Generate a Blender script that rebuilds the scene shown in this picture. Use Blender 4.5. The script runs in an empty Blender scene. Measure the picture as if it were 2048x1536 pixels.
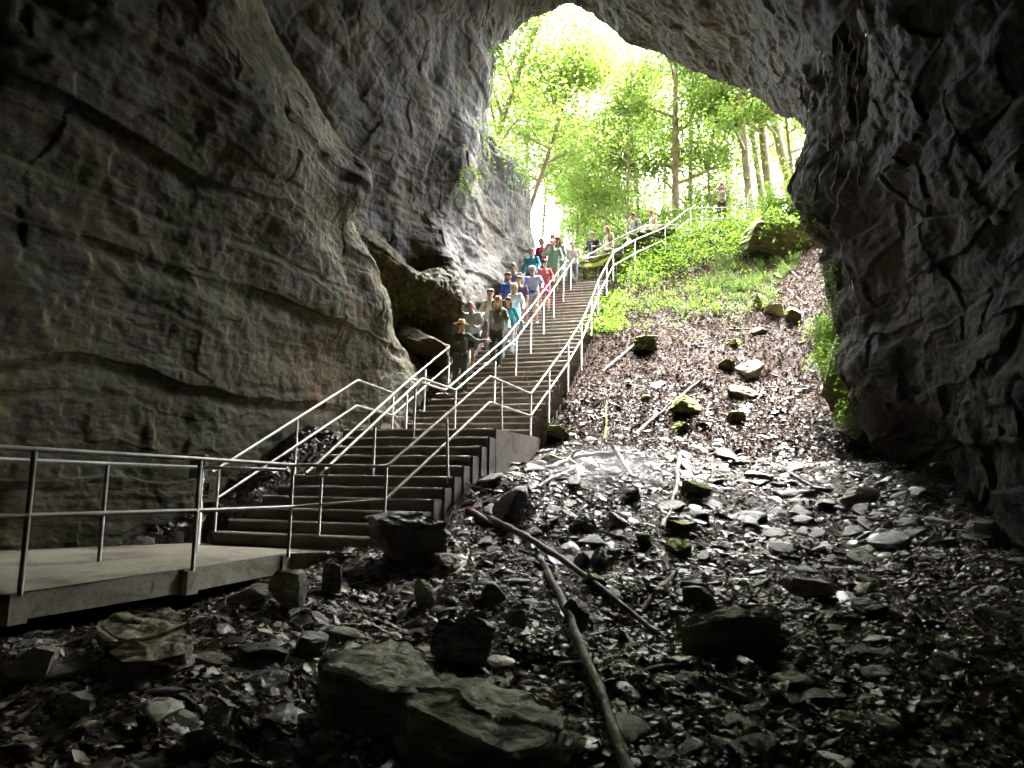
import bpy, math, random
import numpy as np
from mathutils import Matrix, Vector, Quaternion
from mathutils.geometry import tessellate_polygon

S = bpy.context.scene
COL = S.collection
rad = math.radians
# ------------------------------------------------------------------ camera
FPX, PITCH, ROLL, EYE = 1500.0, 0.137256, 0.017887, 1.6
_f = np.array([0, math.cos(PITCH), math.sin(PITCH)])
_u0 = np.array([0, -math.sin(PITCH), math.cos(PITCH)]); _r0 = np.array([1.0, 0, 0])
_r = math.cos(ROLL) * _r0 + math.sin(ROLL) * _u0
_u = -math.sin(ROLL) * _r0 + math.cos(ROLL) * _u0
cam = bpy.data.cameras.new('camera'); cam_o = bpy.data.objects.new('camera', cam); COL.objects.link(cam_o)
cam.sensor_width = 36.0; cam.lens = FPX / 2048 * 36.0; cam.clip_start = 0.05; cam.clip_end = 2000
M = Matrix(((_r[0], _u[0], -_f[0], 0), (_r[1], _u[1], -_f[1], 0), (_r[2], _u[2], -_f[2], EYE), (0, 0, 0, 1)))
cam_o.matrix_world = M
S.camera = cam_o
# ------------------------------------------------------------------ light
SUN_EL, SUN_AZ = rad(60), rad(25)          # azimuth from +Y towards +X
w = bpy.data.worlds.new('World'); S.world = w; w.use_nodes = True
nt = w.node_tree; bg = nt.nodes['Background']
sky = nt.nodes.new('ShaderNodeTexSky'); sky.sky_type = 'NISHITA'; sky.sun_disc = False
sky.sun_elevation = SUN_EL; sky.sun_rotation = SUN_AZ; sky.air_density = 1.0; sky.dust_density = 5.0; sky.ozone_density = 1.0
hs_ = nt.nodes.new('ShaderNodeHueSaturation'); hs_.inputs['Saturation'].default_value = 0.35   # veiled, overcast sky
nt.links.new(sky.outputs[0], hs_.inputs['Color']); nt.links.new(hs_.outputs[0], bg.inputs[0]); bg.inputs[1].default_value = 0.15
sl = bpy.data.lights.new('sun', 'SUN'); sl.energy = 0.5; sl.angle = rad(25); sl.color = (1, 0.96, 0.88)
so = bpy.data.objects.new('sun', sl); COL.objects.link(so)
so.rotation_euler = Vector((-math.sin(SUN_AZ) * math.cos(SUN_EL), -math.cos(SUN_AZ) * math.cos(SUN_EL), -math.sin(SUN_EL))).to_track_quat('-Z', 'Y').to_euler()
S.view_settings.view_transform = 'Standard'; S.view_settings.look = 'None'
S.view_settings.exposure = 5.62; S.view_settings.gamma = 1.0
S.cycles.use_denoising = True
try: S.cycles.denoiser = 'OPENIMAGEDENOISE'
except Exception: pass
S.cycles.max_bounces = 10; S.cycles.diffuse_bounces = 6; S.cycles.glossy_bounces = 3
S.cycles.transmission_bounces = 5; S.cycles.transparent_max_bounces = 6; S.cycles.sample_clamp_indirect = 6.0
S.cycles.use_adaptive_sampling = True; S.cycles.adaptive_threshold = 0.015
S.cycles.caustics_reflective = False; S.cycles.caustics_refractive = False

# ------------------------------------------------------------------ helpers
def P(px, py, Y):
    """pixel of the 2048x1536 photograph + forward distance Y -> world point"""
    v = (px - 1024) / FPX * _r + (768 - py) / FPX * _u + _f
    v = v * (Y / v[1])
    return np.array([v[0], v[1], v[2] + EYE])

def Pz(px, py, z):
    v = (px - 1024) / FPX * _r + (768 - py) / FPX * _u + _f
    v = v * ((z - EYE) / v[2])
    return np.array([v[0], v[1], z])

def _hash(i, j, k, s):
    h = (i * 374761393 + j * 668265263 + k * 2147483647 * 3 + s * 974711) & 0xFFFFFFFF
    h = ((h ^ (h >> 13)) * 1274126177) & 0xFFFFFFFF
    h = ((h ^ (h >> 15)) * 2246822519) & 0xFFFFFFFF
    return ((h ^ (h >> 16)) & 0xFFFFFF) / float(0x7FFFFF) - 1.0

def vnoise(p, s=0):
    i = np.floor(p).astype(np.int64); f = p - i; u = f * f * f * (f * (f * 6 - 15) + 10)
    a, b, c = i[:, 0], i[:, 1], i[:, 2]; x, y, z = u[:, 0], u[:, 1], u[:, 2]
    def L(dj, dk):
        h0 = _hash(a, b + dj, c + dk, s); h1 = _hash(a + 1, b + dj, c + dk, s); return h0 + x * (h1 - h0)
    l0 = L(0, 0) + y * (L(1, 0) - L(0, 0)); l1 = L(0, 1) + y * (L(1, 1) - L(0, 1))
    return l0 + z * (l1 - l0)

def fbm(p, o=4, s=0, gain=0.5):
    r = np.zeros(len(p)); a = 1.0; q = p * 1.0
    for k in range(o):
        r += a * vnoise(q, s + k * 17); q = q * 2.03 + 11.7; a *= gain
    return r

def ridged(p, o=4, s=0):
    r = np.zeros(len(p)); a = 1.0; q = p * 1.0
    for k in range(o):
        r += a * (1 - 2 * np.abs(vnoise(q, s + k * 13))); q = q * 2.1 + 5.3; a *= 0.5
    return r

def mesh_obj(name, V, F, mat=None, parent=None, smooth=True, link=True, attr=None):
    """F: (n,3) or (n,4) int array, or list of such / list of tuples"""
    me = bpy.data.meshes.new(name)
    V = np.asarray(V, np.float32)
    if isinstance(F, np.ndarray): F = [F]
    elif len(F) and not isinstance(F[0], np.ndarray):
        me.from_pydata(V.tolist(), [], F); F = None
    if F is not None:
        F = [f for f in F if len(f)]
        loops = np.concatenate([f.ravel() for f in F]).astype(np.int32)
        tot = np.concatenate([np.full(len(f), f.shape[1], np.int32) for f in F])
        start = np.concatenate([[0], np.cumsum(tot)[:-1]]).astype(np.int32)
        me.vertices.add(len(V)); me.vertices.foreach_set('co', V.ravel())
        me.loops.add(len(loops)); me.loops.foreach_set('vertex_index', loops)
        me.polygons.add(len(tot)); me.polygons.foreach_set('loop_start', start); me.polygons.foreach_set('loop_total', tot)
        me.update(calc_edges=True)
    if attr is not None:
        a = me.color_attributes.new('tint', 'FLOAT_COLOR', 'POINT')
        c = np.ones((len(V), 4), np.float32); c[:, :3] = attr; a.data.foreach_set('color', c.ravel())
    me.polygons.foreach_set('use_smooth', np.full(len(me.polygons), smooth, bool))
    if mat is not None: me.materials.append(mat)
    me.validate()
    o = bpy.data.objects.new(name, me)
    if link: COL.objects.link(o)
    if parent is not None: o.parent = parent
    return o

def tag(o, label=None, cat=None, group=None, kind=None):
    if label: o['label'] = label
    if cat: o['category'] = cat
    if group: o['group'] = group
    if kind: o['kind'] = kind
    return o

def empty(name, loc=(0, 0, 0), rz=0.0):
    o = bpy.data.objects.new(name, None); COL.objects.link(o); o.location = loc; o.rotation_euler = (0, 0, rz)
    o.empty_display_size = 0.1
    return o

class MB:
    """collects geometry for one mesh"""
    def __init__(s): s.V = []; s.Q = []; s.T = []; s.n = 0; s.A = []
    def add(s, V, F, col=None):
        V = np.asarray(V, float); F = np.asarray(F)
        (s.Q if F.shape[1] == 4 else s.T).append(F + s.n); s.V.append(V); s.n += len(V)
        if col is not None: s.A.append(np.broadcast_to(np.asarray(col, float), (len(V), 3)))
    def tube(s, pts, r, seg=8, cap=True):
        pts = np.asarray(pts, float); n = len(pts); r = np.broadcast_to(np.asarray(r, float), (n,))
        T = np.gradient(pts, axis=0); T /= np.linalg.norm(T, axis=1)[:, None] + 1e-9
        up = np.array([0, 0, 1.0]) if abs(T[0, 2]) < 0.9 else np.array([1.0, 0, 0])
        N = np.zeros_like(T); v = up - T[0] * (up @ T[0]); N[0] = v / np.linalg.norm(v)
        for i in range(1, n):
            v = N[i - 1] - T[i] * (N[i - 1] @ T[i]); N[i] = v / (np.linalg.norm(v) + 1e-9)
        B = np.cross(T, N); a = np.arange(seg) / seg * 2 * np.pi
        V = pts[:, None] + r[:, None, None] * (np.cos(a)[None, :, None] * N[:, None] + np.sin(a)[None, :, None] * B[:, None])
        V = V.reshape(-1, 3); i = np.arange(n - 1)[:, None] * seg; j = np.arange(seg)[None]; k = (j + 1) % seg
        F = np.stack([i + j, i + k, i + seg + k, i + seg + j], -1).reshape(-1, 4); s.add(V, F)
        if cap:
            base = s.n - len(V)
            for o, c in ((0, pts[0]), ((n - 1) * seg, pts[-1])):
                s.V.append(c[None]); ci = s.n; s.n += 1
                jj = np.arange(seg); s.T.append(np.stack([np.full(seg, ci), base + o + jj, base + o + (jj + 1) % seg], -1))
    def box(s, c, d, rz=0.0):
        x, y, z = np.array(d) / 2; V = np.array([[a * x, b * y, e * z] for e in (-1, 1) for b in (-1, 1) for a in (-1, 1)])
        ca, sa = math.cos(rz), math.sin(rz); V = V @ np.array([[ca, sa, 0], [-sa, ca, 0], [0, 0, 1]]) + np.asarray(c)
        s.add(V, np.array([[0, 2, 3, 1], [4, 5, 7, 6], [0, 1, 5, 4], [2, 6, 7, 3], [0, 4, 6, 2], [1, 3, 7, 5]]))
    def prism(s, poly, z0, z1):
        poly = np.asarray(poly, float); n = len(poly)
        z0 = np.broadcast_to(z0, (n,)); z1 = np.broadcast_to(z1, (n,))
        V = np.r_[np.c_[poly, z0], np.c_[poly, z1]]; j = np.arange(n); k = (j + 1) % n
        s.add(V, np.stack([j, k, n + k, n + j], -1))
        b = s.n - 2 * n
        t = np.array(tessellate_polygon([[Vector((x, y, 0)) for x, y in poly]])); s.T.append(t + b); s.T.append(t[:, ::-1] + b + n)
    def build(s, name, mat, parent=None, smooth=True):
        F = []
        if s.Q: F.append(np.concatenate(s.Q))
        if s.T: F.append(np.concatenate(s.T))
        A = np.concatenate(s.A) if s.A else None
        return mesh_obj(name, np.concatenate(s.V), F, mat, parent, smooth, attr=A)

def bez(pts, n=24):
    """Catmull-Rom through points"""
    p = np.asarray(pts, float); p = np.r_[[2 * p[0] - p[1]], p, [2 * p[-1] - p[-2]]]
    t = np.linspace(0, len(pts) - 1 - 1e-6, n); i = t.astype(int); f = (t - i)[:, None]
    a, b, c, d = p[i], p[i + 1], p[i + 2], p[i + 3]
    return 0.5 * (2 * b + (c - a) * f + (2 * a - 5 * b + 4 * c - d) * f ** 2 + (3 * b - a - 3 * c + d) * f ** 3)

def spline_grid(C, nu, nv):
    """control grid (rows, cols, 3) -> (nv, nu, 3)"""
    C = np.asarray(C, float)
    A = np.stack([bez(C[r], nu) for r in range(C.shape[0])])
    return np.stack([bez(A[:, c], nv) for c in range(nu)], 1)

def grid_faces(nv, nu):
    i = np.arange(nv - 1)[:, None] * nu; j = np.arange(nu - 1)[None]
    return np.stack([i + j, i + j + 1, i + nu + j + 1, i + nu + j], -1).reshape(-1, 4)

def grid_normals(G):
    n = np.cross(np.gradient(G, axis=1), np.gradient(G, axis=0)); return n / (np.linalg.norm(n, axis=2)[..., None] + 1e-9)

# ------------------------------------------------------------------ materials
def new_mat(name):
    m = bpy.data.materials.new(name); m.use_nodes = True; n = m.node_tree; return m, n, n.nodes['Principled BSDF']
def node(n, t, **k):
    x = n.nodes.new(t)
    for a, b in k.items(): setattr(x, a, b)
    return x
def noise(n, scale, detail=6, rough=0.6, vec=None, dist=0.0):
    x = node(n, 'ShaderNodeTexNoise'); x.inputs['Scale'].default_value = scale; x.inputs['Detail'].default_value = detail
    x.inputs['Roughness'].default_value = rough; x.inputs['Distortion'].default_value = dist
    if vec is not None: n.links.new(vec, x.inputs['Vector'])
    return x.outputs['Fac']
def ramp(n, fac, stops, interp='LINEAR'):
    x = node(n, 'ShaderNodeValToRGB'); x.color_ramp.interpolation = interp; e = x.color_ramp.elements
    while len(e) < len(stops): e.new(0.5)
    for k, (p, c) in enumerate(stops): e[k].position = p; e[k].color = (c, c, c, 1) if not hasattr(c, '__len__') else (*c, 1)
    n.links.new(fac, x.inputs['Fac']); return x.outputs['Color']
def mix(n, fac, a, b, mode='MIX'):
    x = node(n, 'ShaderNodeMix', data_type='RGBA', blend_type=mode)
    for v, k in ((fac, 'Factor'), (a, 'A'), (b, 'B')):
        s_ = [i for i in x.inputs if i.name == k and (i.type == 'RGBA' if k != 'Factor' else i.type == 'VALUE')][0]
        if hasattr(v, 'is_output'): n.links.new(v, s_)
        elif k == 'Factor': s_.default_value = v
        else: s_.default_value = (*v, 1)
    return [o for o in x.outputs if o.type == 'RGBA'][0]
def math_(n, op, a, b=None):
    x = node(n, 'ShaderNodeMath', operation=op)
    for i, v in enumerate((a, b)):
        if v is None: continue
        if hasattr(v, 'is_output'): n.links.new(v, x.inputs[i])
        else: x.inputs[i].default_value = v
    return x.outputs[0]
def bump(n, h, strength=0.5, dist=0.05, normal=None):
    x = node(n, 'ShaderNodeBump'); x.inputs['Strength'].default_value = strength; x.inputs['Distance'].default_value = dist
    n.links.new(h, x.inputs['Height'])
    if normal is not None: n.links.new(normal, x.inputs['Normal'])
    return x.outputs['Normal']
def coords(n, scale=(1, 1, 1), rnd=False):
    tc = node(n, 'ShaderNodeTexCoord'); mp = node(n, 'ShaderNodeMapping'); mp.inputs['Scale'].default_value = scale
    n.links.new(tc.outputs['Object'], mp.inputs['Vector'])
    if rnd:
        oi = node(n, 'ShaderNodeObjectInfo'); v = node(n, 'ShaderNodeVectorMath', operation='SCALE'); v.inputs[0].default_value = (37, 51, 23)
        n.links.new(oi.outputs['Random'], v.inputs['Scale']); n.links.new(v.outputs[0], mp.inputs['Location'])
    return mp.outputs['Vector']
def plain(name, c, rough=0.6, metal=0.0, var=0.25, scale=6.0, bstr=0.15, spec=0.5):
    m, n, b = new_mat(name); v = coords(n, rnd=True)
    f = noise(n, scale, 5, 0.6, v)
    n.links.new(ramp(n, f, [(0.3, tuple(x * (1 - var) for x in c)), (0.7, tuple(min(1, x * (1 + var)) for x in c))]), b.inputs['Base Color'])
    b.inputs['Roughness'].default_value = rough; b.inputs['Metallic'].default_value = metal; b.inputs['Specular IOR Level'].default_value = spec
    if bstr: n.links.new(bump(n, noise(n, scale * 6, 4, 0.6, v), bstr, 0.01), b.inputs['Normal'])
    return m

def rock_mat(name, dark, mid, light, moss=None, moss_amt=0.0, rough=(0.65, 0.9), bed=1.0, scale=1.0, rnd=False, bumps=1.0, top=None, spec=0.4, algae_rim_light=None, grain=0.0):
    m, n, b = new_mat(name)
    v = coords(n, (1, 1, 1), rnd); vb = coords(n, (0.5, 0.5, 3.2 * bed), rnd)
    f1 = noise(n, 0.55 * scale, 8, 0.62, v); f2 = noise(n, 3.1 * scale, 8, 0.68, v, 0.6); f3 = noise(n, 1.3 * scale, 7, 0.65, vb, 0.8)
    c = ramp(n, f1, [(0.28, dark), (0.5, mid), (0.75, light)])
    c = mix(n, ramp(n, f3, [(0.36, 0.85), (0.5, 0.0)]), c, tuple(x * 0.45 for x in dark))
    c = mix(n, ramp(n, f2, [(0.52, 0.0), (0.75, 0.55)]), c, light)
    sp_k = noise(n, 19 * scale, 9, .78, v, .4); c = mix(n, 1.0, c, ramp(n, sp_k, [(.34, .45), (.5, 1.0), (.62, 1.0)]), 'MULTIPLY'); c = mix(n, ramp(n, sp_k, [(.56, 0), (.72, .6)]), c, light)
    if moss is not None:
        fm = noise(n, 1.1 * scale, 6, 0.7, v, 0.4)
        mk = ramp(n, fm, [(max(0.0, 0.62 - moss_amt * 0.35), 0.0), (max(0.05, 0.74 - moss_amt * 0.35), 1.0)])
        if top is not None:
            g = node(n, 'ShaderNodeNewGeometry'); sp = node(n, 'ShaderNodeSeparateXYZ'); n.links.new(g.outputs['Normal'], sp.inputs[0])
            mk = math_(n, 'MULTIPLY', mk, ramp(n, sp.outputs['Z'], [(top, 0.0), (min(1.0, top + 0.35), 1.0)]))
        mc = ramp(n, noise(n, 9 * scale, 4, 0.7, v), [(0.3, tuple(x * 0.55 for x in moss)), (0.7, moss)])
        c = mix(n, mk, c, mc)
    if algae_rim_light is not None:   # algae tint, and lit rims painted on faces turned to the opening
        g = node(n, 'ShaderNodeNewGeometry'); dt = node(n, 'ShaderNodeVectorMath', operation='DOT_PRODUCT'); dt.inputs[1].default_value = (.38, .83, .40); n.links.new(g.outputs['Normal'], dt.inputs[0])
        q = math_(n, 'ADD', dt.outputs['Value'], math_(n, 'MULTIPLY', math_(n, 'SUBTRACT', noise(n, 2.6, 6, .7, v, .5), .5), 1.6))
        c = mix(n, ramp(n, q, [(.28, 0.0), (.75, .85)]), c, mix(n, noise(n, 12, 5, .7, v), tuple(x * .5 for x in algae_rim_light), tuple(min(.6, x * 1.4) for x in algae_rim_light)))
    n.links.new(c, b.inputs['Base Color'])
    rr = node(n, 'ShaderNodeMapRange'); n.links.new(f2, rr.inputs[0]); rr.inputs[1].default_value = 0.3; rr.inputs[2].default_value = 0.7
    rr.inputs[3].default_value = rough[0]; rr.inputs[4].default_value = rough[1]; n.links.new(rr.outputs[0], b.inputs['Roughness'])
    b.inputs['Specular IOR Level'].default_value = spec
    h = math_(n, 'ADD', f3, math_(n, 'MULTIPLY', f2, 0.7)); n1 = bump(n, h, 0.75 * bumps, 0.12 / scale)
    n2 = bump(n, noise(n, 14 * scale, 6, 0.7, v), 0.5 * bumps, 0.03 / scale, n1)
    if grain: n2 = bump(n, noise(n, 34, 8, .75, v, .3), grain, .03, n2)
    n.links.new(n2, b.inputs['Normal'])
    return m

MAT = {}
MAT['cave_left'] = rock_mat('cave_rock_brown', (0.019, 0.016, 0.004), (0.049, 0.037, 0.010), (0.12, 0.062, 0.018), (0.04, 0.046, 0.004), 0.4, bumps=.4, algae_rim_light=(.16, .14, .025), grain=.6)
MAT['cave_mid'] = rock_mat('cave_rock_grey', (0.019, 0.018, 0.016), (0.04, 0.036, 0.029), (0.105, 0.083, 0.055), (0.10, 0.12, 0.035), 0.1, bumps=.4, algae_rim_light=(.11, .082, .033), grain=.5)
MAT['cave_right'] = rock_mat('cave_rock_dark', (0.017, 0.0165, 0.015), (0.034, 0.032, 0.028), (0.11, 0.095, 0.075), (0.12, 0.13, 0.05), 0.0, bumps=.4, algae_rim_light=(.17, .15, .09), grain=.5)
MAT['rock_wet'] = rock_mat('wet_rock', (0.06, 0.057, 0.05), (0.13, 0.124, 0.108), (0.26, 0.245, 0.205), (0.10, 0.14, 0.02), 0.1, rough=(0.22, 0.55), bed=2.0, scale=4.0, rnd=True, bumps=0.7, top=0.5)
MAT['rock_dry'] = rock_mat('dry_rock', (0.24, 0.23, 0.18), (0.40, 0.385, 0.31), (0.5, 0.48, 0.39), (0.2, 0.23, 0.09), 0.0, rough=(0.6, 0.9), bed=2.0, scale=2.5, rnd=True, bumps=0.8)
MAT['rock_tan'] = rock_mat('tan_rock', (0.19, 0.165, 0.115), (0.36, 0.31, 0.22), (0.46, 0.41, 0.31), (0.14, 0.19, 0.03), 0.25, rough=(0.5, 0.85), bed=2.0, scale=4.0, rnd=True, bumps=0.7, top=0.4)
MAT['rock_moss'] = rock_mat('mossy_rock', (0.05, 0.047, 0.035), (0.11, 0.10, 0.075), (0.2, 0.18, 0.13), (0.26, 0.34, 0.018), 1.5, rough=(0.6, 0.9), scale=4.0, rnd=True, top=0.0)
MAT['concrete'] = rock_mat('weathered_concrete', (0.27, 0.25, 0.18), (0.36, 0.335, 0.25), (0.45, 0.42, 0.33), (0.1, 0.1, 0.05), 0.0, rough=(0.4, 0.75), bed=0.3, scale=1.6, bumps=0.18)
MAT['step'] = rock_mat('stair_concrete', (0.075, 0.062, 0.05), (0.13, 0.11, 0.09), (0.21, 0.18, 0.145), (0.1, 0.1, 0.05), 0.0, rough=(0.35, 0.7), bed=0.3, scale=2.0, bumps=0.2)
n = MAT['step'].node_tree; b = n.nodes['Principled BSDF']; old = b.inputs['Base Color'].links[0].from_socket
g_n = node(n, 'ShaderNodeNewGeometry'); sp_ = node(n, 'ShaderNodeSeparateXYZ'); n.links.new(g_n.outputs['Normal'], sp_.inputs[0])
n.links.new(mix(n, ramp(n, sp_.outputs['Z'], [(.35, 0.0), (.7, 1.0)]), old, (.30, .27, .23)), b.inputs['Base Color'])  # up-facing treads painted paler, standing in for grazing light on them
MAT['steel'] = plain('galvanised_steel', (0.21, 0.205, 0.18), 0.45, 0.75, 0.3, 5, 0.12)
MAT['wood'] = rock_mat('weathered_wood', (0.10, 0.085, 0.07), (0.24, 0.21, 0.17), (0.40, 0.37, 0.32), None, 0, rough=(0.4, 0.75), bed=0.6, scale=5.0, rnd=True, bumps=0.6)
MAT['wood_red'] = rock_mat('rotten_red_wood', (0.10, 0.04, 0.025), (0.24, 0.10, 0.06), (0.34, 0.17, 0.10), None, 0, rough=(0.4, 0.75), scale=5.0, rnd=True, bumps=0.6)
MAT['bark'] = rock_mat('tree_bark', (0.19, 0.165, 0.13), (0.32, 0.28, 0.22), (0.42, 0.37, 0.30), None, 0, rough=(0.7, 0.95), bed=0.15, scale=3.0)
MAT['moss'] = plain('moss', (0.16, 0.24, 0.015), 0.9, 0, 0.4, 30, 0.5)

# ------------------------------------------------------------------ staircase frame (world)
RISE, TH, TL, LLAND, TU = 0.165, 0.301151, 0.30085, 2.3453, 0.29397
Q0 = np.array([-1.21483, 9.65394]); PLAT = EYE - 0.84474
UD = np.array([math.sin(TH), math.cos(TH)]); VD = np.array([math.cos(TH), -math.sin(TH)])
NTOP = 49
def s_of(n):
    n = float(n); return (n - 1) * TL if n <= 11 else 10 * TL + LLAND + (n - 12) * TU
def ST(n, w, dz=0.0):
    """point on the nosing line of (fractional) step n, w metres from the right edge, dz above"""
    q = Q0 + s_of(n) * UD + w * VD
    return np.array([q[0], q[1], PLAT + n * RISE + dz])
def step_n(x, y):
    s = (np.array([x, y]) - Q0) @ UD
    if s < 10 * TL: return 1 + s / TL
    if s < 10 * TL + LLAND: return 11.0
    return 12 + (s - 10 * TL - LLAND) / TU
def floor_z(x, y):
    """height of the tread under (x, y)"""
    return PLAT + min(NTOP, max(0, math.floor(step_n(x, y) + 1e-6))) * RISE
def wr(n): return -0.45 + 0.042 * (n - 1) if n < 11 else (-0.03 if n < 12 else 0.2 - abs(n - 18) / 31 * 0.3 + (0.03 if n < 14 else 0))
def wl(n): return -3.05 + 0.05 * (n - 1) if n < 11 else -2.8 + 0.004 * (n - 12)

# ------------------------------------------------------------------ ground height (thin plate through surveyed points)
gp = []
def g_(px, py, Y): gp.append(P(px, py, Y))
for a in [(300, 1536, 4.1), (1024, 1536, 4.2), (1700, 1536, 4.3), (2048, 1536, 4.3), (-100, 1400, 5.0), (300, 1330, 5.4), (600, 1250, 6.2), (1024, 1250, 6.6),
          (1500, 1250, 6.8), (2048, 1250, 6.6), (900, 1110, 9.0), (1300, 1090, 9.9), (1700, 1090, 10.0), (2048, 1120, 8.8), (960, 965, 12.0), (1300, 960, 12.6),
          (1700, 950, 13.0), (1850, 950, 12.0), (1300, 872, 15.2), (1500, 872, 15.6), (1720, 870, 15.4), (1300, 700, 19.0), (1600, 700, 18.2), (1450, 700, 18.8),
          (1400, 560, 25.0), (1640, 545, 21.8), (1290, 570, 25.4), (1450, 480, 27.0), (1620, 450, 26.0), (1390, 470, 28.5), (600, 1190, 7.3), (150, 1290, 5.9), (1750, 600, 18.0)]: g_(*a)
for n in (4, 8, 11): gp.append(ST(n, 0.5, -0.28 if n < 11 else -0.75)); gp.append(ST(n, -3.5, -0.05))
for n in (12, 16, 21, 27, 33, 39, 45, 49): gp.append(ST(n, 0.45, -0.30 if n > 14 else -0.4)); gp.append(ST(n, -3.2, -0.15))
gp += [np.array(a, float) for a in [(-3, 9, .45), (-5.5, 6, .35), (-8, 9, .7), (-5.2, 10.9, 1.0), (-4.8, 11.6, 1.25), (-5, 3, .1), (0, 0, -.05), (0, -10, 0), (12, -10, .3), (-12, -10, .3),
       (12, 6, 1.0), (10, 12, 2.3), (-1.4, 27, 8.6), (1, 29, 8.9), (6.5, 30, 11.6), (9, 31, 11.95), (15, 38, 12.6), (0, 40, 10.5), (-12, 40, 11.5), (20, 60, 15), (-10, 60, 13), (40, 40, 15),
       (-30, 30, 12), (14, 24, 10.5), (5, 90, 17), (-60, 90, 17), (70, 90, 20), (0, 35, 9.6), (4, 34, 10.6)]]
gp = np.array(gp)
def _tp(d2): return 0.5 * d2 * np.log(d2 + 1e-12)
_n = len(gp); _K = _tp(((gp[:, None, :2] - gp[None, :, :2]) ** 2).sum(-1)) + np.eye(_n) * 0.02
_A = np.zeros((_n + 3, _n + 3)); _A[:_n, :_n] = _K; _A[:_n, _n] = 1; _A[:_n, _n + 1:] = gp[:, :2]; _A[_n:, :_n] = _A[:_n, _n:].T
_w = np.linalg.solve(_A, np.r_[gp[:, 2], 0, 0, 0])
def gz_smooth(x, y):
    q = np.c_[np.ravel(x), np.ravel(y)]; out = np.zeros(len(q))
    for k in range(0, len(q), 40000):
        b = q[k:k + 40000]; d2 = ((b[:, None] - gp[None, :, :2]) ** 2).sum(-1)
        out[k:k + 40000] = _tp(d2) @ _w[:_n] + _w[_n] + b @ _w[_n + 1:]
    return out
def in_stairs(q):
    """how far under the stairs/landing/walkway the ground has to stay: returns ceiling height (inf outside)"""
    d = q - Q0; s = d @ UD; wv = d @ VD; n = np.where(s < 10 * TL, 1 + s / TL, np.where(s < 10 * TL + LLAND, 11, 12 + (s - 10 * TL - LLAND) / TU))
    c = np.where((n >= 0) & (n < NTOP + 6) & (wv < 0.12) & (wv > -3.1 + 0.02 * np.clip(n, 0, 12)), PLAT + np.minimum(n, NTOP) * RISE - 0.42, 1e9)
    wk = (q[:, 1] < 11.0) & (q[:, 1] > -2) & (q[:, 0] < np.interp(q[:, 1], [1.5, 5.6, 9.1, 9.6, 10.9], [-5.2, -3.76, -2.7, -1.8, -3.5])) & (q[:, 0] > np.interp(q[:, 1], [1.5, 5, 8.84, 10.84], [-8, -7.2, -6.0, -4.3]))
    return np.where(wk, np.minimum(c, PLAT - 0.33), c)
def gz(x, y):
    q = np.c_[np.ravel(x), np.ravel(y)].astype(float); z = gz_smooth(q[:, 0], q[:, 1])
    r = np.clip((60 - q[:, 1]) / 20, 0.2, 1)
    z = z + r * (0.10 * fbm(np.c_[q * 0.9, q[:, :1] * 0], 3, 5) + 0.035 * fbm(np.c_[q * 4.0, q[:, :1] * 0], 3, 9))
    return np.minimum(z, in_stairs(q))

def axis(segs):
    o = []
    for a, b, d in segs: o.append(np.arange(a, b, d))
    return np.r_[np.concatenate(o), segs[-1][1]]
gx = axis([(-400, -60, 40), (-60, -14, 4), (-14, -7, 0.5), (-7, 10, 0.085), (10, 18, 0.5), (18, 60, 4), (60, 400, 40)])
gy = axis([(-60, -14, 6), (-14, 3, 0.6), (3, 17, 0.075), (17, 32, 0.11), (32, 60, 1.0), (60, 120, 6), (120, 600, 60)])
GX, GY = np.meshgrid(gx, gy); GZ = gz(GX, GY).reshape(GX.shape)
far = np.clip((np.hypot(GX, GY - 20) - 90) / 60, 0, 1); GZ = GZ * (1 - far) + 18 * far

m, n, b = new_mat('damp_soil'); v = coords(n)
f1 = noise(n, 1.2, 7, 0.65, v); f2 = noise(n, 9, 6, 0.7, v)
c = ramp(n, f2, [(0.3, (0.028, 0.019, 0.014)), (0.5, (0.06, 0.04, 0.029)), (0.75, (0.11, 0.075, 0.055))])
c = mix(n, ramp(n, f1, [(0.4, 0.0), (0.65, 0.6)]), c, (0.085, 0.05, 0.03)); n.links.new(c, b.inputs['Base Color']); b.inputs['Specular IOR Level'].default_value = .12
n.links.new(ramp(n, f1, [(0.35, 0.5), (0.65, 0.85)]), b.inputs['Roughness'])
n.links.new(bump(n, noise(n, 22, 6, 0.7, v), 0.6, 0.03, bump(n, f2, 0.8, 0.08)), b.inputs['Normal']); MAT['soil'] = m
ground = mesh_obj('ground', np.c_[GX.ravel(), GY.ravel(), GZ.ravel()], grid_faces(len(gy), len(gx)), MAT['soil'])
tag(ground, 'damp stony soil covering the cave floor and the bank outside', None, None, 'structure')

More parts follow.
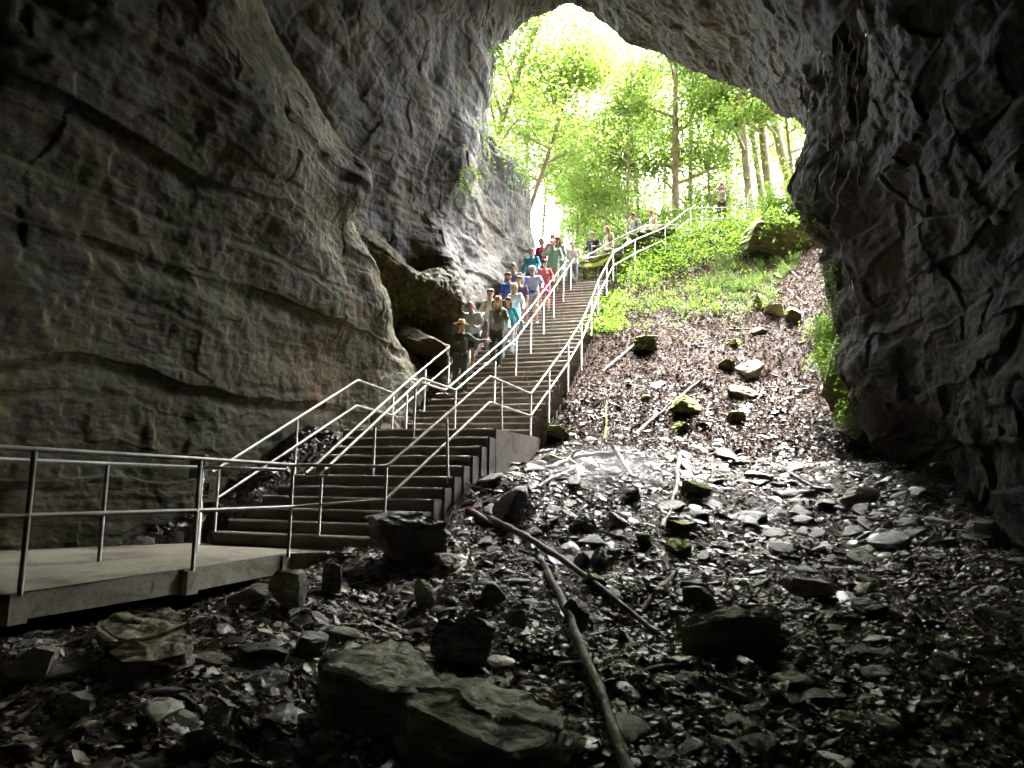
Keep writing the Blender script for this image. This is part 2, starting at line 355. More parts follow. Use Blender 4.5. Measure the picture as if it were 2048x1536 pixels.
# ------------------------------------------------------------------ rock builder
import bmesh
_ico = {}
def ico(sub):
    if sub not in _ico:
        b_ = bmesh.new(); bmesh.ops.create_icosphere(b_, subdivisions=sub, radius=1.0)
        _ico[sub] = (np.array([v.co[:] for v in b_.verts]), np.array([[v.index for v in f.verts] for f in b_.faces])); b_.free()
    v, f = _ico[sub]; return v.copy(), f
def rock_base(sub, r, cuts=9, rough=0.05, dmin=0.45, dmax=0.85, layered=0.0):
    """an angular stone: a ball trimmed by random planes, then roughened; fits a unit box"""
    v, f = ico(sub); v = v / np.abs(v).max(1)[:, None] ** 0.55
    for k in range(cuts):
        d = r.normal(size=3); d[2] *= 0.8; d /= np.linalg.norm(d); h = r.uniform(dmin, dmax); x = v @ d - h
        v = v - np.where(x > 0, x * 0.93, 0)[:, None] * d
    s = r.uniform(0, 99, 3)
    if rough:
        nn = v / (np.linalg.norm(v, axis=1)[:, None] + 1e-9)
        v = v + nn * (rough * ridged(v * 2.2 + s, 3, 3) * .6 + rough * .5 * fbm(v * 6 + s, 2, 4))[:, None]
    if layered:
        z = v[:, 2] * 5 + fbm(v * 1.5 + s, 2, 8) * .7; i = np.floor(z); st_ = _hash(i.astype(np.int64), 0 * i.astype(np.int64), 0 * i.astype(np.int64), int(s[0]))
        nn = v * np.array([1, 1, 0]); v = v + nn * (layered * st_)[:, None]
    v /= np.abs(v).max(0); return v, f

def rot_mat(a, b, c):
    return np.array(Matrix.Rotation(c, 3, 'Z') @ Matrix.Rotation(b, 3, 'Y') @ Matrix.Rotation(a, 3, 'X'))
# ------------------------------------------------------------------ cave rock
def strata(p, seed, amp, th=0.5, tilt=(0.0, 0.0)):
    z = p[:, 2] + 0.30 * fbm(p * 0.22, 3, seed) + 0.06 * fbm(p * 1.3, 2, seed + 3) + p[:, 0] * tilt[0] + p[:, 1] * tilt[1]
    out = np.zeros(len(p))
    for t, a in ((th, 1.0), (th * 0.43, 0.2)):
        q = z / t; i = np.floor(q); f = q - i; zz = np.zeros_like(i).astype(np.int64)
        h0 = _hash(i.astype(np.int64), zz, zz, seed); h1 = _hash(i.astype(np.int64) + 1, zz, zz, seed)
        e = np.clip((f - 0.78) / 0.22, 0, 1); e = e * e * (3 - 2 * e)
        lat = np.clip(0.4 + 0.9 * vnoise(np.c_[p[:, :2] * 0.55, i * 3.7], seed + 7), 0, 1.2)
        out += a * amp * ((h0 + (h1 - h0) * e) * lat - 0.55 * np.exp(-((f - 0.9) / 0.07) ** 2) * np.clip(lat + .3, 0, 1))
    return out
def rock_disp(p, seed, big=0.35, med=0.14, fine=0.045, st=0.16, th=0.55, tilt=(0, 0), chunk=0.12):
    d = big * fbm(p * 0.45, 3, seed) + med * (fbm(p * 1.5 * np.array([1, 1, 1.5]), 4, seed + 20) * .8 - .35 * ridged(p * 1.3 * np.array([1, 1, 1.8]), 3, seed + 25)) + fine * (1.4 * fbm(p * 6.5, 4, seed + 40) - .5 * ridged(p * 5 * np.array([1, 1, 1.7]), 3, seed + 45))
    d += strata(p, seed + 60, st, th, tilt)
    if chunk:   # blocky fracture
        q = p * np.array([1.1, 1.1, 1.9]) + 0.35 * np.stack([fbm(p * 1.2, 2, seed + 80 + k) for k in range(3)], -1)
        i = np.floor(q).astype(np.int64); d += chunk * _hash(i[:, 0], i[:, 1], i[:, 2], seed + 5)
        q = p * np.array([.42, .42, .8]) + 0.5 * np.stack([fbm(p * .6, 3, seed + 90 + k) for k in range(3)], -1); i = np.floor(q).astype(np.int64); f = q - i
        e = np.minimum(np.minimum(f, 1 - f).min(1) / .06, 1); d += chunk * 1.5 * (_hash(i[:, 0], i[:, 1], i[:, 2], seed + 15) * .8 * e - .10 * (1 - e)); d += 0 * chunk * _hash(i[:, 0], i[:, 1], i[:, 2], seed + 5)
    return d
def rock_sheet(name, C, nu, nv, seed, mat, flip=False, label=None, **k):
    G = spline_grid(C, nu, nv); N = grid_normals(G)
    if flip: N = -N
    p = G.reshape(-1, 3); d = rock_disp(p, seed, **k)
    p = p + N.reshape(-1, 3) * d[:, None]
    o = mesh_obj(name, p, grid_faces(nv, nu), mat)
    tag(o, label, None, None, 'structure'); return o
def PP(rows): return [[P(*q) if not isinstance(q, np.ndarray) else q for q in r] for r in rows]
A = lambda *a: np.array(a, float)

# near left wall: columns near -> far, rows bottom -> top
cols = [
 [A(-9, -8, z) for z in (-1, .2, 1.2, 2.4, 3.6, 4.9, 6.1, 7.2, 8.2, 9.5)],
 [A(x, 1.5, z) for x, z in ((-8.4, -1), (-8.3, .2), (-8.2, 1.2), (-8, 2.4), (-7.6, 3.6), (-7.2, 4.9), (-6.6, 6.0), (-6.0, 6.9), (-5.2, 7.8), (-4.6, 8.8))],
 [(-260, 1400, 7.6), (-260, 1125, 7.7), (-260, 975, 7.6), (-260, 800, 7.3), (-260, 600, 7.0), (-260, 380, 6.7), (-260, 130, 6.4), (-260, -150, 6.4), (-240, -420, 6.8), (-250, -700, 8)],
 [(200, 1300, 9.7), (200, 1092, 9.9), (200, 960, 9.9), (200, 790, 9.7), (200, 620, 9.3), (200, 430, 8.9), (210, 220, 8.5), (220, -20, 8.3), (230, -230, 8.5), (210, -450, 9.6)],
 [(430, 1250, 11.1), (430, 1050, 11.4), (430, 940, 11.5), (430, 800, 11.4), (430, 640, 11.1), (430, 480, 10.6), (440, 310, 10.1), (450, 120, 9.7), (440, -40, 9.7), (400, -220, 10.8)],
 [(560, 1150, 12.6), (560, 950, 12.8), (570, 870, 13.1), (580, 760, 13.1), (590, 640, 12.7), (590, 520, 12.2), (590, 400, 11.6), (592, 265, 11.3), (575, 150, 11.3), (500, 0, 12.4)],
 [(680, 1000, 14.4), (690, 870, 14.7), (700, 800, 14.9), (715, 720, 14.7), (715, 640, 14.0), (690, 540, 13.5), (670, 440, 13.2), (690, 365, 12.9), (660, 270, 13.1), (590, 150, 14.2)],
 [(790, 900, 15.9), (795, 800, 16.1), (795, 740, 16.1), (793, 665, 15.5), (788, 600, 15.0), (742, 515, 14.7), (702, 440, 14.6), (737, 345, 13.9), (690, 290, 14.3), (620, 210, 15.6)],
 [(850, 850, 18.0), (850, 760, 18.0), (830, 730, 18.0), (755, 650, 18.2), (735, 590, 18.2), (690, 510, 18.0), (650, 440, 17.6), (680, 350, 17.2), (640, 290, 16.6), (580, 240, 17.2)],
 [(800, 850, 21), (800, 745, 21), (800, 690, 21), (740, 640, 21), (690, 590, 21), (650, 510, 21), (610, 440, 21), (600, 350, 21), (580, 300, 21), (520, 260, 21)]]
C = np.array(PP(cols)).transpose(1, 0, 2)
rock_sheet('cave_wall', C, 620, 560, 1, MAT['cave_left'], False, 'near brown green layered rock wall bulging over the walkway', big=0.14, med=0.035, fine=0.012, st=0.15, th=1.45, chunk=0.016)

# wall behind the visitors and the roof left of the opening
cols = [
 [(600, 900, 16.5), (620, 760, 16.8), (640, 620, 17.0), (620, 500, 17), (600, 380, 16.6), (570, 270, 15.8), (530, 160, 14.6), (470, 40, 13), (390, -120, 11.3), (260, -320, 9.8), A(-4, 3, 10), A(-4, -8, 10)],
 [(760, 850, 19.6), (775, 720, 19.9), (780, 600, 19.6), (790, 490, 18.7), (775, 380, 18.2), (750, 270, 17.3), (720, 160, 16.2), (680, 40, 14.6), (640, -110, 12.6), (560, -330, 10.3), A(-1.5, 3, 9.2), A(-1.5, -8, 9)],
 [(905, 800, 19.2), (905, 690, 19.4), (893, 560, 19.4), (880, 460, 19.4), (870, 360, 19.2), (860, 260, 18.8), (845, 160, 17.9), (820, 40, 16.4), (790, -110, 14.3), (730, -360, 11.0), A(0, 3, 9), A(0, -8, 9)],
 [(945, 780, 20.0), (938, 650, 20.3), (915, 545, 20.2), (908, 450, 20.1), (935, 345, 20.3), (955, 255, 20.6), (962, 150, 20.3), (940, 45, 18.6), (920, -100, 15.9), (890, -380, 11.8), A(1.3, 3, 9), A(1.3, -8, 9)],
 [(1000, 650, 22.4), (1000, 545, 23.0), (985, 490, 23.4), (980, 420, 23.4), (980, 345, 23.0), (975, 258, 22.0), (978, 165, 21.6), (985, 75, 21.0), (1010, -60, 18.0), (1020, -380, 12.6), A(2.5, 3, 9.2), A(2.5, -8, 9)],
 [(1066, 600, 26.0), (1062, 490, 26.6), (1055, 440, 26.8), (1056, 385, 26.6), (1046, 340, 26.2), (992, 262, 23.5), (986, 170, 22.6), (1010, 65, 22.2), (1060, -60, 20), (1080, -400, 14), A(3.6, 3, 9.5), A(3.6, -8, 9)],
 [(1035, 600, 27.4), (1034, 490, 27.8), (1026, 440, 28), (1026, 375, 28), (1016, 320, 27.6), (962, 250, 24.6), (958, 150, 23.6), (980, 20, 23.2), (1060, -160, 22.5), (1120, -500, 17), A(4.6, 4, 11), A(4.6, -8, 11)],
 [(960, 600, 28), (955, 490, 28.2), (945, 440, 28.4), (930, 350, 28.4), (910, 280, 28), (880, 230, 25.6), (850, 120, 24.6), (880, -60, 24.6), (1000, -300, 24.2), (1120, -700, 19), A(5, 6, 14), A(5, -8, 14)]]
C = np.array(PP(cols)).transpose(1, 0, 2)
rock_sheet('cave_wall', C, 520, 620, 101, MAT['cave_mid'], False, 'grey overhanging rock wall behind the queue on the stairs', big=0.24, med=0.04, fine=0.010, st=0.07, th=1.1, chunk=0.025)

def ledge(px, py, Y, dims, seed, tilt, cuts=9):
    r = np.random.default_rng(seed); v, f = rock_base(6, r, cuts, .05, layered=.03); v = v * A(*dims) @ rot_mat(*[rad(t) for t in tilt]).T + P(px, py, Y)
    v = v + .05 * np.stack([fbm(v * 1.6, 3, seed + k) for k in range(3)], -1); o = mesh_obj('cave_wall', v, f, MAT['cave_left'], None, True); tag(o, 'rock ledge jutting from the wall beside the lowest visitors', None, None, 'structure')
ledge(838, 692, 18.2, (.95, .8, .36), 7, (4, 24, -6))
cols = [[(640, 660, 18.6), (650, 650, 17.6), (660, 590, 17.2), (665, 520, 17.0), (670, 455, 16.8), (672, 420, 17.0), (675, 405, 18.5)],
        [(760, 668, 19.4), (765, 652, 18.4), (770, 600, 18.0), (772, 550, 17.6), (765, 505, 17.3), (755, 478, 17.4), (750, 465, 19)],
        [(840, 664, 20.0), (845, 648, 19.2), (850, 618, 18.8), (852, 590, 18.4), (848, 562, 18.1), (838, 545, 18.3), (828, 536, 19.8)],
        [(895, 685, 20.4), (902, 665, 19.7), (908, 640, 19.3), (908, 610, 18.9), (900, 578, 18.6), (885, 556, 18.8), (872, 546, 20.2)],
        [(918, 692, 20.6), (926, 675, 19.9), (932, 650, 19.5), (930, 618, 19.2), (920, 586, 19.0), (902, 556, 19.1), (888, 545, 20.5)],
        [(925, 690, 22), (920, 672, 21), (925, 648, 20.8), (922, 615, 20.5), (912, 585, 20.4), (896, 560, 20.5), (880, 548, 21.5)]]
rock_sheet('cave_wall', np.array(PP(cols)).transpose(1, 0, 2), 300, 240, 351, MAT['cave_left'], False, 'overhanging rock tongue between the near wall and the lowest visitors', big=0.10, med=0.10, fine=0.025, st=0.05, th=.4, chunk=0.04)
# roof slab right of the opening: columns along the lip, rows outer cliff -> lip -> inwards
lip = [(960, 120, 22.2), (1000, 78, 22.5), (1040, 44, 22.6), (1090, 22, 22.6), (1140, 5, 22.6), (1182, 22, 22.5), (1225, 56, 22.4), (1252, 82, 22.3), (1310, 100, 22.0), (1400, 142, 21.0), (1480, 176, 20.0), (1560, 217, 18.5), (1622, 264, 17.5), (1710, 340, 17)]
rows = [[P(x, y - 260, Y + 1.5) for x, y, Y in lip], [P(x, y - 60, Y + 1.0) for x, y, Y in lip], [P(x, y - 8, Y + .35) for x, y, Y in lip], [P(x, y, Y) for x, y, Y in lip],
        [P(x + 2, y - 28, Y - 0.9) for x, y, Y in lip], [P(x + 10, y - 90, Y - 2.8) for x, y, Y in lip], [P(x + 20, y - 180, Y * .73) for x, y, Y in lip], [P(x + 20, y - 330, Y * .56) for x, y, Y in lip],
        [A(-1.5 + i * .75, 4, 8.6 - .05 * i) for i in range(14)], [A(-1.5 + i * .75, -8, 8.2) for i in range(14)]]
rock_sheet('cave_ceiling', np.array(rows), 560, 460, 201, MAT['cave_mid'], True, 'grey rock roof slab sloping up to the lip of the opening', big=0.16, med=0.05, fine=0.014, st=0.04, th=0.5, chunk=0.03)

# right wall: columns hidden wrap -> silhouette -> near, rows bottom -> top
edge = [(1800, 980, 13.4), (1742, 872, 14.0), (1700, 760, 14.3), (1682, 650, 14.5), (1668, 545, 14.8), (1638, 470, 14.8), (1584, 388, 14.0), (1598, 300, 13.8), (1611, 200, 13.2), (1613, 110, 12.4), (1593, 0, 11.2), (1570, -150, 10), (1500, -420, 8.5)]
c2 = [(1900, 1030, 11.9), (1850, 932, 12.2), (1790, 800, 12.0), (1775, 680, 12), (1760, 560, 11.9), (1740, 470, 11.8), (1715, 380, 11.5), (1715, 290, 11.2), (1720, 190, 10.8), (1720, 90, 10.3), (1710, -20, 9.6), (1690, -170, 8.9), (1630, -420, 8)]
c3 = [(2000, 1100, 10.2), (1960, 1000, 10.4), (1915, 850, 10), (1900, 700, 9.8), (1900, 560, 9.7), (1890, 470, 9.6), (1880, 380, 9.3), (1880, 290, 9.1), (1880, 190, 8.8), (1880, 90, 8.4), (1870, -20, 8.0), (1850, -190, 7.6), (1780, -450, 7.2)]
c4 = [(2130, 1190, 8.5), (2085, 1090, 8.7), (2060, 920, 8.2), (2050, 740, 8.0), (2050, 580, 7.9), (2050, 470, 7.8), (2050, 380, 7.6), (2050, 290, 7.5), (2050, 190, 7.3), (2050, 90, 7.1), (2050, -30, 6.8), (2040, -220, 6.6), (2000, -500, 6.5)]
w1 = [(x + 120, y - 10, Y + 2.4) for x, y, Y in edge]; w0 = [(x + 330, y - 20, Y + 4.2) for x, y, Y in edge]
zz = [-.6, .6, 1.6, 2.6, 3.5, 4.1, 4.7, 5.3, 5.9, 6.5, 7.1, 8.0, 9.0]
cols = [w0, w1, edge, c2, c3, c4, [A(6.3 - .06 * i, 4.6, z) for i, z in enumerate(zz)], [A(6.6, .5, z) for z in zz], [A(7.5, -8, z) for z in zz]]
C = np.array(PP(cols)).transpose(1, 0, 2)
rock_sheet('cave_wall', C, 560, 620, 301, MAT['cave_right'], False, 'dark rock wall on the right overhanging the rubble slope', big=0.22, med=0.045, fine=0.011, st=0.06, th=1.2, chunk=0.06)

MAT['bounce_rock'] = rock_mat('pale_bounce_sheet', (.36, .34, .29), (.43, .41, .36), (.45, .43, .39), None, 0, bumps=.4)  # for an unseen sheet added to bounce light onto the near floor
rows = [[A(x, y, z) for x in np.linspace(-7.5, 8.5, 9)] for y, z in ((7.4, 8.6), (6.8, 7.9), (5, 7.4), (2, 7.2), (-2, 7.0), (-5, 6.4), (-6.6, 4.6), (-7.0, 2), (-7.0, -.5))]
rock_sheet('cave_ceiling', np.array(rows), 160, 160, 501, MAT['bounce_rock'], True, 'pale unseen bounce sheet added over and behind the observer', big=.2, med=.1, fine=.02, st=.05)
# outer cliff round the opening and the hill over the cave (closes the cave against the sky)
loop = [(1020, 660, 26.8), (1025, 560, 27.2), (1025, 480, 27.4), (1018, 345, 27), (955, 255, 24.4), (950, 150, 23.4), (985, 30, 23.2), (1060, -25, 23.3), (1140, -50, 23.3), (1240, 0, 23.1), (1400, 70, 22), (1560, 140, 19.8), (1690, 240, 18.8), (1720, 400, 17.6), (1760, 500, 17.4), (1790, 650, 17.2), (1830, 800, 17), (1860, 960, 16.5)]
inner = np.array([P(*q) for q in loop]); cen = A(3.5, 23, 8)
ang = np.arctan2(inner[:, 2] - cen[2], inner[:, 0] - cen[0]); outer = []
for i, q in enumerate(inner):
    d = (q - cen)[[0, 2]]; k = 34 / np.linalg.norm(d); outer.append(A(cen[0] + d[0] * k, 25 + 1.5 * math.sin(i), cen[2] + d[1] * k))
outer = np.array(outer); t = np.array([0, .04, .12, .3, .6, 1.0])[:, None, None]
rock_sheet('cliff_face', inner[None] * (1 - t) + outer[None] * t, 240, 160, 401, MAT['cave_mid'], False, 'rock face outside round the cave opening', big=0.2, med=0.2, fine=0.04, st=0.1, th=0.7)
hv = np.array([[-24, -22, -4], [30, -22, -4], [30, -22, 34], [-24, -22, 34], [-24, 25.5, -4], [30, 25.5, -4], [30, 25.5, 34], [-24, 25.5, 34]], float)
hill = mesh_obj('hillside', hv, np.array([[0, 1, 2, 3], [0, 4, 5, 1], [1, 5, 6, 2], [2, 6, 7, 3], [3, 7, 4, 0]]), MAT['cave_mid'], None, False)
tag(hill, 'mass of the hill above the cave', None, None, 'structure')

# ------------------------------------------------------------------ walkway
m_ = MB(); near = [(-6.2, -2.0), (-5.2, 1.5), (-4.3, 4.0), (-3.74, 5.66), (-3.09, 7.44), (-2.66, 9.16), (-2.2, 9.42), (-1.72, 9.42), (-1.12, 9.70)]
fa = [tuple((Q0 + VD * -0.3 + UD * 0.25)), tuple(Q0 + VD * -3.1 + UD * 0.25), (-4.35, 10.9), (-5.86, 8.84), (-7.0, 5.6), (-7.6, 1.5), (-8.2, -2.0)]
poly = near + fa
m_.prism(poly, PLAT - 0.19, PLAT)
walk = m_.build('walkway', MAT['concrete'], None, False); tag(walk, 'raised concrete walkway slab leading to the foot of the stairs', 'walkway')
mod = walk.modifiers.new('b', 'BEVEL'); mod.width = 0.018; mod.segments = 2
# pads under the posts of the slab edge
for x, y in [(-3.66, 5.76), (-3.06, 7.42), (-2.66, 9.12)]:
    q = MB(); q.box((x - .055, y + 0.02, PLAT - .115), (0.17, 0.16, 0.224), rad(-17)); o = q.build('post_pad', MAT['concrete'], walk, False)

# ------------------------------------------------------------------ staircase
stair = empty('concrete_staircase', (Q0[0], Q0[1], PLAT)); inv = np.array([Q0[0], Q0[1], PLAT])
tag(stair, 'long straight concrete staircase climbing from the walkway out of the cave', 'staircase')
def slab_between(mb, pts, z0, z1): mb.prism([(p[0] - inv[0], p[1] - inv[1]) for p in pts], np.asarray(z0) - PLAT, np.asarray(z1) - PLAT)
rng = np.random.default_rng(3)
def pq(s, wv): return Q0 + s * UD + wv * VD
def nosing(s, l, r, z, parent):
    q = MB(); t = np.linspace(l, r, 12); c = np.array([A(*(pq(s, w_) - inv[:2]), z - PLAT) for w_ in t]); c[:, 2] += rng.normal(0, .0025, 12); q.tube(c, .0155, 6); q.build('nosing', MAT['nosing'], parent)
MAT['nosing'] = plain('glint_nosing', (.46, .43, .37), .4, 0, .25, 4, .3)  # pale colour stands in for light caught along the step edges
def flight(name, ns, depth, chamf):
    for n in ns:
        mb = MB(); s0 = s_of(n); s1 = s0 + depth; j = rng.normal(0, .004, 3)
        r0 = (wr(n) + .42 if n < 11 else wr(n) + .06); l0 = wl(n)
        if n < 11: r0 = max(-.16 + 0.03 * (n - 4), -0.3) + 0.02
        zt = PLAT + n * RISE + j[0]
        if chamf:   # outer end of each upper step is cut back
            slab_between(mb, [pq(s0, l0), pq(s0 + j[1], r0 - .22), pq(s0 + .16, r0 + .03), pq(s1 + .05, r0 + .03), pq(s1 + .05, l0)], zt - .36, zt)
        else:
            slab_between(mb, [pq(s0, l0), pq(s0 + j[1], -1.6), pq(s0, r0), pq(s1, r0), pq(s1, l0)], zt - RISE - .25, zt)
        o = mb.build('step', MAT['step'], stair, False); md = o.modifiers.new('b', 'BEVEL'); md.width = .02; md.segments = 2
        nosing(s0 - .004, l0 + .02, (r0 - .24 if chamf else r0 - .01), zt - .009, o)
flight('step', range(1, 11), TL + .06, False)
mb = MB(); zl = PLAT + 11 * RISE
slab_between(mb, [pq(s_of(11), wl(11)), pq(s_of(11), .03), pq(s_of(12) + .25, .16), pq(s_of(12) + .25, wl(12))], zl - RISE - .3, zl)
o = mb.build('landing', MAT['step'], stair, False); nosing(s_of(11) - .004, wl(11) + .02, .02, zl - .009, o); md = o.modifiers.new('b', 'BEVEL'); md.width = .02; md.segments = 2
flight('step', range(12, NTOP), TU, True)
mb = MB(); zt = PLAT + NTOP * RISE
slab_between(mb, [pq(s_of(NTOP), wl(NTOP)), pq(s_of(NTOP), wr(NTOP) + .06), pq(s_of(NTOP) + 2.2, .35), pq(s_of(NTOP) + 2.2, wl(NTOP) - .3)], zt - .4, zt)
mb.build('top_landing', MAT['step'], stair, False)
# stepped side wall of the lower flight (bare concrete cheek) and sloping cheek of the upper one
mb = MB()
for n in range(1, 11):
    s0, s1 = s_of(n), s_of(n + 1); r = max(-.16 + 0.03 * (n - 4), -0.3)
    slab_between(mb, [pq(s0 + .004, r + .018), pq(s0 + .004, r + .05), pq(s1 + .002, r + .05), pq(s1 + .002, r + .018)], PLAT - .5, PLAT + n * RISE - .006)
slab_between(mb, [pq(s_of(11) + .006, .026), pq(s_of(11) + .006, .075), pq(s_of(12) + .2, .19), pq(s_of(12) + .2, .14)], PLAT + .3, zl - .005)
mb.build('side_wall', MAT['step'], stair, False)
# second flight turning right behind the stone wall
b0 = np.array([2.6, 27.6]); ZB2 = 9.35; top2 = A(8.3, 30.1, 12.7); d2 = top2[:2] - b0; L2 = np.linalg.norm(d2); d2 /= L2; n2 = np.array([-d2[1], d2[0]])
nst = int(round((top2[2] - ZB2) / RISE)); t2 = L2 / nst
for k in range(nst):
    mb = MB(); a = b0 + d2 * (k * t2); e = a + d2 * (t2 + .03)
    slab_between(mb, [a - n2 * .8, a + n2 * .85, e + n2 * .85, e - n2 * .8], ZB2 + k * RISE - .6, ZB2 + (k + 1) * RISE - .02)
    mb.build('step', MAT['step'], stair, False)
mb = MB(); a = b0 + d2 * L2; e = a + d2 * 4.0
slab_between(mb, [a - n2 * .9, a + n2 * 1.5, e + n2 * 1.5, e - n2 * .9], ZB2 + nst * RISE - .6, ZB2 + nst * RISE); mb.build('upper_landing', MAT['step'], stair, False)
for k in range(3):
    mb = MB(); a = A(1.5 + .37 * k, 27.0 + .2 * k); slab_between(mb, [a, a + A(.42, 0), a + A(.42, 1.6), a + A(0, 1.6)], zt - .4, zt + .165 * (k + 1)); mb.build('step', MAT['step'], stair, False)
ZTOP = ZB2 + nst * RISE
def flight2(t, off, dz=0.0):   # point t metres along the second flight
    q = b0 + d2 * t + n2 * off; return np.array([q[0], q[1], ZB2 + min(max(t / L2, 0), 1) * nst * RISE + dz])

# rubble stone wall holding up the second flight (each course drawn in its mesh)
MAT['stonewall'] = rock_mat('stacked_stone', (0.07, 0.07, 0.045), (0.16, 0.155, 0.10), (0.28, 0.26, 0.18), (0.12, 0.17, 0.03), 0.6, rough=(0.7, 0.95), scale=3.0)
def stone_run(mb, fn, t0, t1, th, hmin, seed):
    r = np.random.default_rng(seed); z = 0
    zmax = max(fn(t)[3] for t in np.linspace(t0, t1, 12)); zb = min(fn(t)[2] for t in np.linspace(t0, t1, 12)); z = zb
    while z < zmax:
        h = r.uniform(.14, .26); t = t0 + r.uniform(0, .2)
        while t < t1:
            l = r.uniform(.22, .55); x, y, gz0, ztop = fn(t + l / 2)
            if z + h * .6 < ztop and z + h > gz0:
                x2, y2, _, _ = fn(t + l / 2 + .05); a = math.atan2(y2 - y, x2 - x)
                v, f = rock_base(3, r, 6, .06, .6, .95); v = v * np.array([l * .56, th * .5 + r.uniform(-.03, .03), h * .56]); ca, sa = math.cos(a), math.sin(a)
                v = v @ np.array([[ca, sa, 0], [-sa, ca, 0], [0, 0, 1]]) + np.array([x, y, z + h / 2]); mb.add(v, f)
            t += l * .97
        z += h * .95
sw = MB()
WT = [(1138, 532, 26.75), (1166, 525, 26.85), (1200, 505, 27.0), (1245, 482, 27.2), (1290, 460, 27.45), (1340, 457, 27.9)]
WP = np.array([P(*q) for q in WT]); WL = np.r_[0, np.cumsum(np.linalg.norm(np.diff(WP[:, :2], axis=0), axis=1))]
def wall_fn(t):
    x, y, z = (np.interp(t, WL, WP[:, i]) for i in range(3)); return x, y, zt - .35, z
stone_run(sw, wall_fn, 0, WL[-1], .4, .2, 5)
wall_o = sw.build('stone_wall', MAT['stonewall'], None, True); tag(wall_o, 'mossy dry stone wall at the head of the staircase', 'stone wall')
try: wall_o.data.set_sharp_from_angle(angle=rad(32))
except Exception: pass

# ------------------------------------------------------------------ handrails
RAD = 0.0215
def rail_thing(name, label, group=None):
    o = empty(name, (0, 0, 0)); tag(o, label, 'handrail', group); return o
def fillet(pts, r=0.07, k=4):
    pts = [np.asarray(p, float) for p in pts]; out = [pts[0]]
    for a, b, c in zip(pts, pts[1:], pts[2:]):
        u, v = a - b, c - b; lu, lv = np.linalg.norm(u), np.linalg.norm(v); d = min(r, lu * .4, lv * .4); p, q = b + u / lu * d, b + v / lv * d
        for t in np.linspace(0, 1, k): out.append((1 - t) ** 2 * p + 2 * t * (1 - t) * b + t * t * q)
    out.append(pts[-1]); return out
def rail(parent, name, pts, r=RAD, f=0.08):
    mb = MB(); mb.tube(fillet(pts, f), r, 10); return mb.build(name, MAT['steel'], parent)
def post(parent, a, b, r=RAD):
    mb = MB(); a = np.asarray(a); mb.tube([a, b], r, 10); d = MB(); o = mb.build('post', MAT['steel'], parent)
    return o
H1, H2 = 0.885, 0.45
Zu = lambda p, dz: np.array([p[0], p[1], p[2] + dz])
# right-hand railing: walkway edge -> lower flight -> landing -> upper flight -> second flight
rr = rail_thing('handrail', 'steel double railing along the walkway edge and up the right side of the stairs')
wk = [(-5.6, 0.0), (-5.15, 1.6), (-4.3, 4.0), (-3.64, 5.76), (-3.05, 7.42), (-2.62, 9.10)]
wkt = [1.07] * 6
p4 = ST(1.25, -.45)
topw = [A(x, y, PLAT + h) for (x, y), h in zip(wk, wkt)]; midw = [A(x, y, PLAT + .57) for x, y in wk]
l11, l12 = ST(11, -.05), A(*pq(s_of(12) - .72, .0), zl)
u_pts = [(13.0, .16), (19, .24), (25, .24), (31, .12), (38, -.05), (48.9, -.17)]
ups = [ST(n, wv) for n, wv in u_pts]
up0 = ST(11.72, 0.03); up0[2] = zl
ends2 = [P(1378, 417, 28.6), P(1500, 414, 29.6), P(1560, 412, 30.2)]
t2pts = [P(1330, 455, 27.6), *ends2]
rail(rr, 'top_rail', topw + [Zu(p4, .885), Zu(l11, H1), Zu(up0, H1 - .02)] + [Zu(p, H1 + .02) for p in ups[1:]] + [P(1270, 480, 26.2)] + t2pts)
rail(rr, 'mid_rail', midw + [Zu(p4, .45), Zu(l11, H2), Zu(up0, H2 - .02)] + [Zu(p, H2) for p in ups[1:]] + [P(1270, 507, 26.2), P(1330, 479, 27.6), P(1378, 439, 28.6), P(1500, 436, 29.6)])
for x, y in wk[1:]: post(rr, A(x, y, PLAT - .02), A(x, y, PLAT + 1.06))
post(rr, Zu(ST(1.25, -.45), -.18), Zu(p4, .87)); post(rr, Zu(ST(6.05, -.16), -.12), Zu(ST(6.05, -.21), .86))
post(rr, A(*pq(s_of(11) + .55, .0), zl - .25), A(*pq(s_of(11) + .55, -.03), zl + .86)); post(rr, Zu(up0, -.15), Zu(up0, .85))
for n, wv in [(14.35, .20), (19.5, .25), (24.4, .25), (30.7, .13), (37.0, -.03), (43, -.09), (48.8, -.16)]: post(rr, Zu(ST(n, wv), -.3), Zu(ST(n, wv), H1 + .01))
for px, py, Y in [(1270, 480, 26.2), (1330, 455, 27.6), (1381, 417, 28.6), (1404, 417, 28.8), (1470, 415, 29.3)]:
    p = P(px, py, Y); post(rr, A(p[0], p[1], gz([p[0]], [p[1]])[0] - .2), p)
# single rail on the walkway, ending at the foot of the double rail
ir = rail_thing('handrail', 'single steel rail down the middle of the walkway')
ip = [(-6.3, 1.0), (-5.2, 4.2), (-4.3, 8.06), (-3.98, 9.45), (-3.05, 9.75)]
ip = [(-6.9, 1.0), (-5.6, 4.2), (-4.3, 8.06), (-3.75, 9.2), (-2.86, 9.62)]
rail(ir, 'top_rail', [A(x, y, PLAT + 1.02) for x, y in ip])
for x, y in ip[1:4]: post(ir, A(x, y, PLAT - .01), A(x, y, PLAT + 1.01))
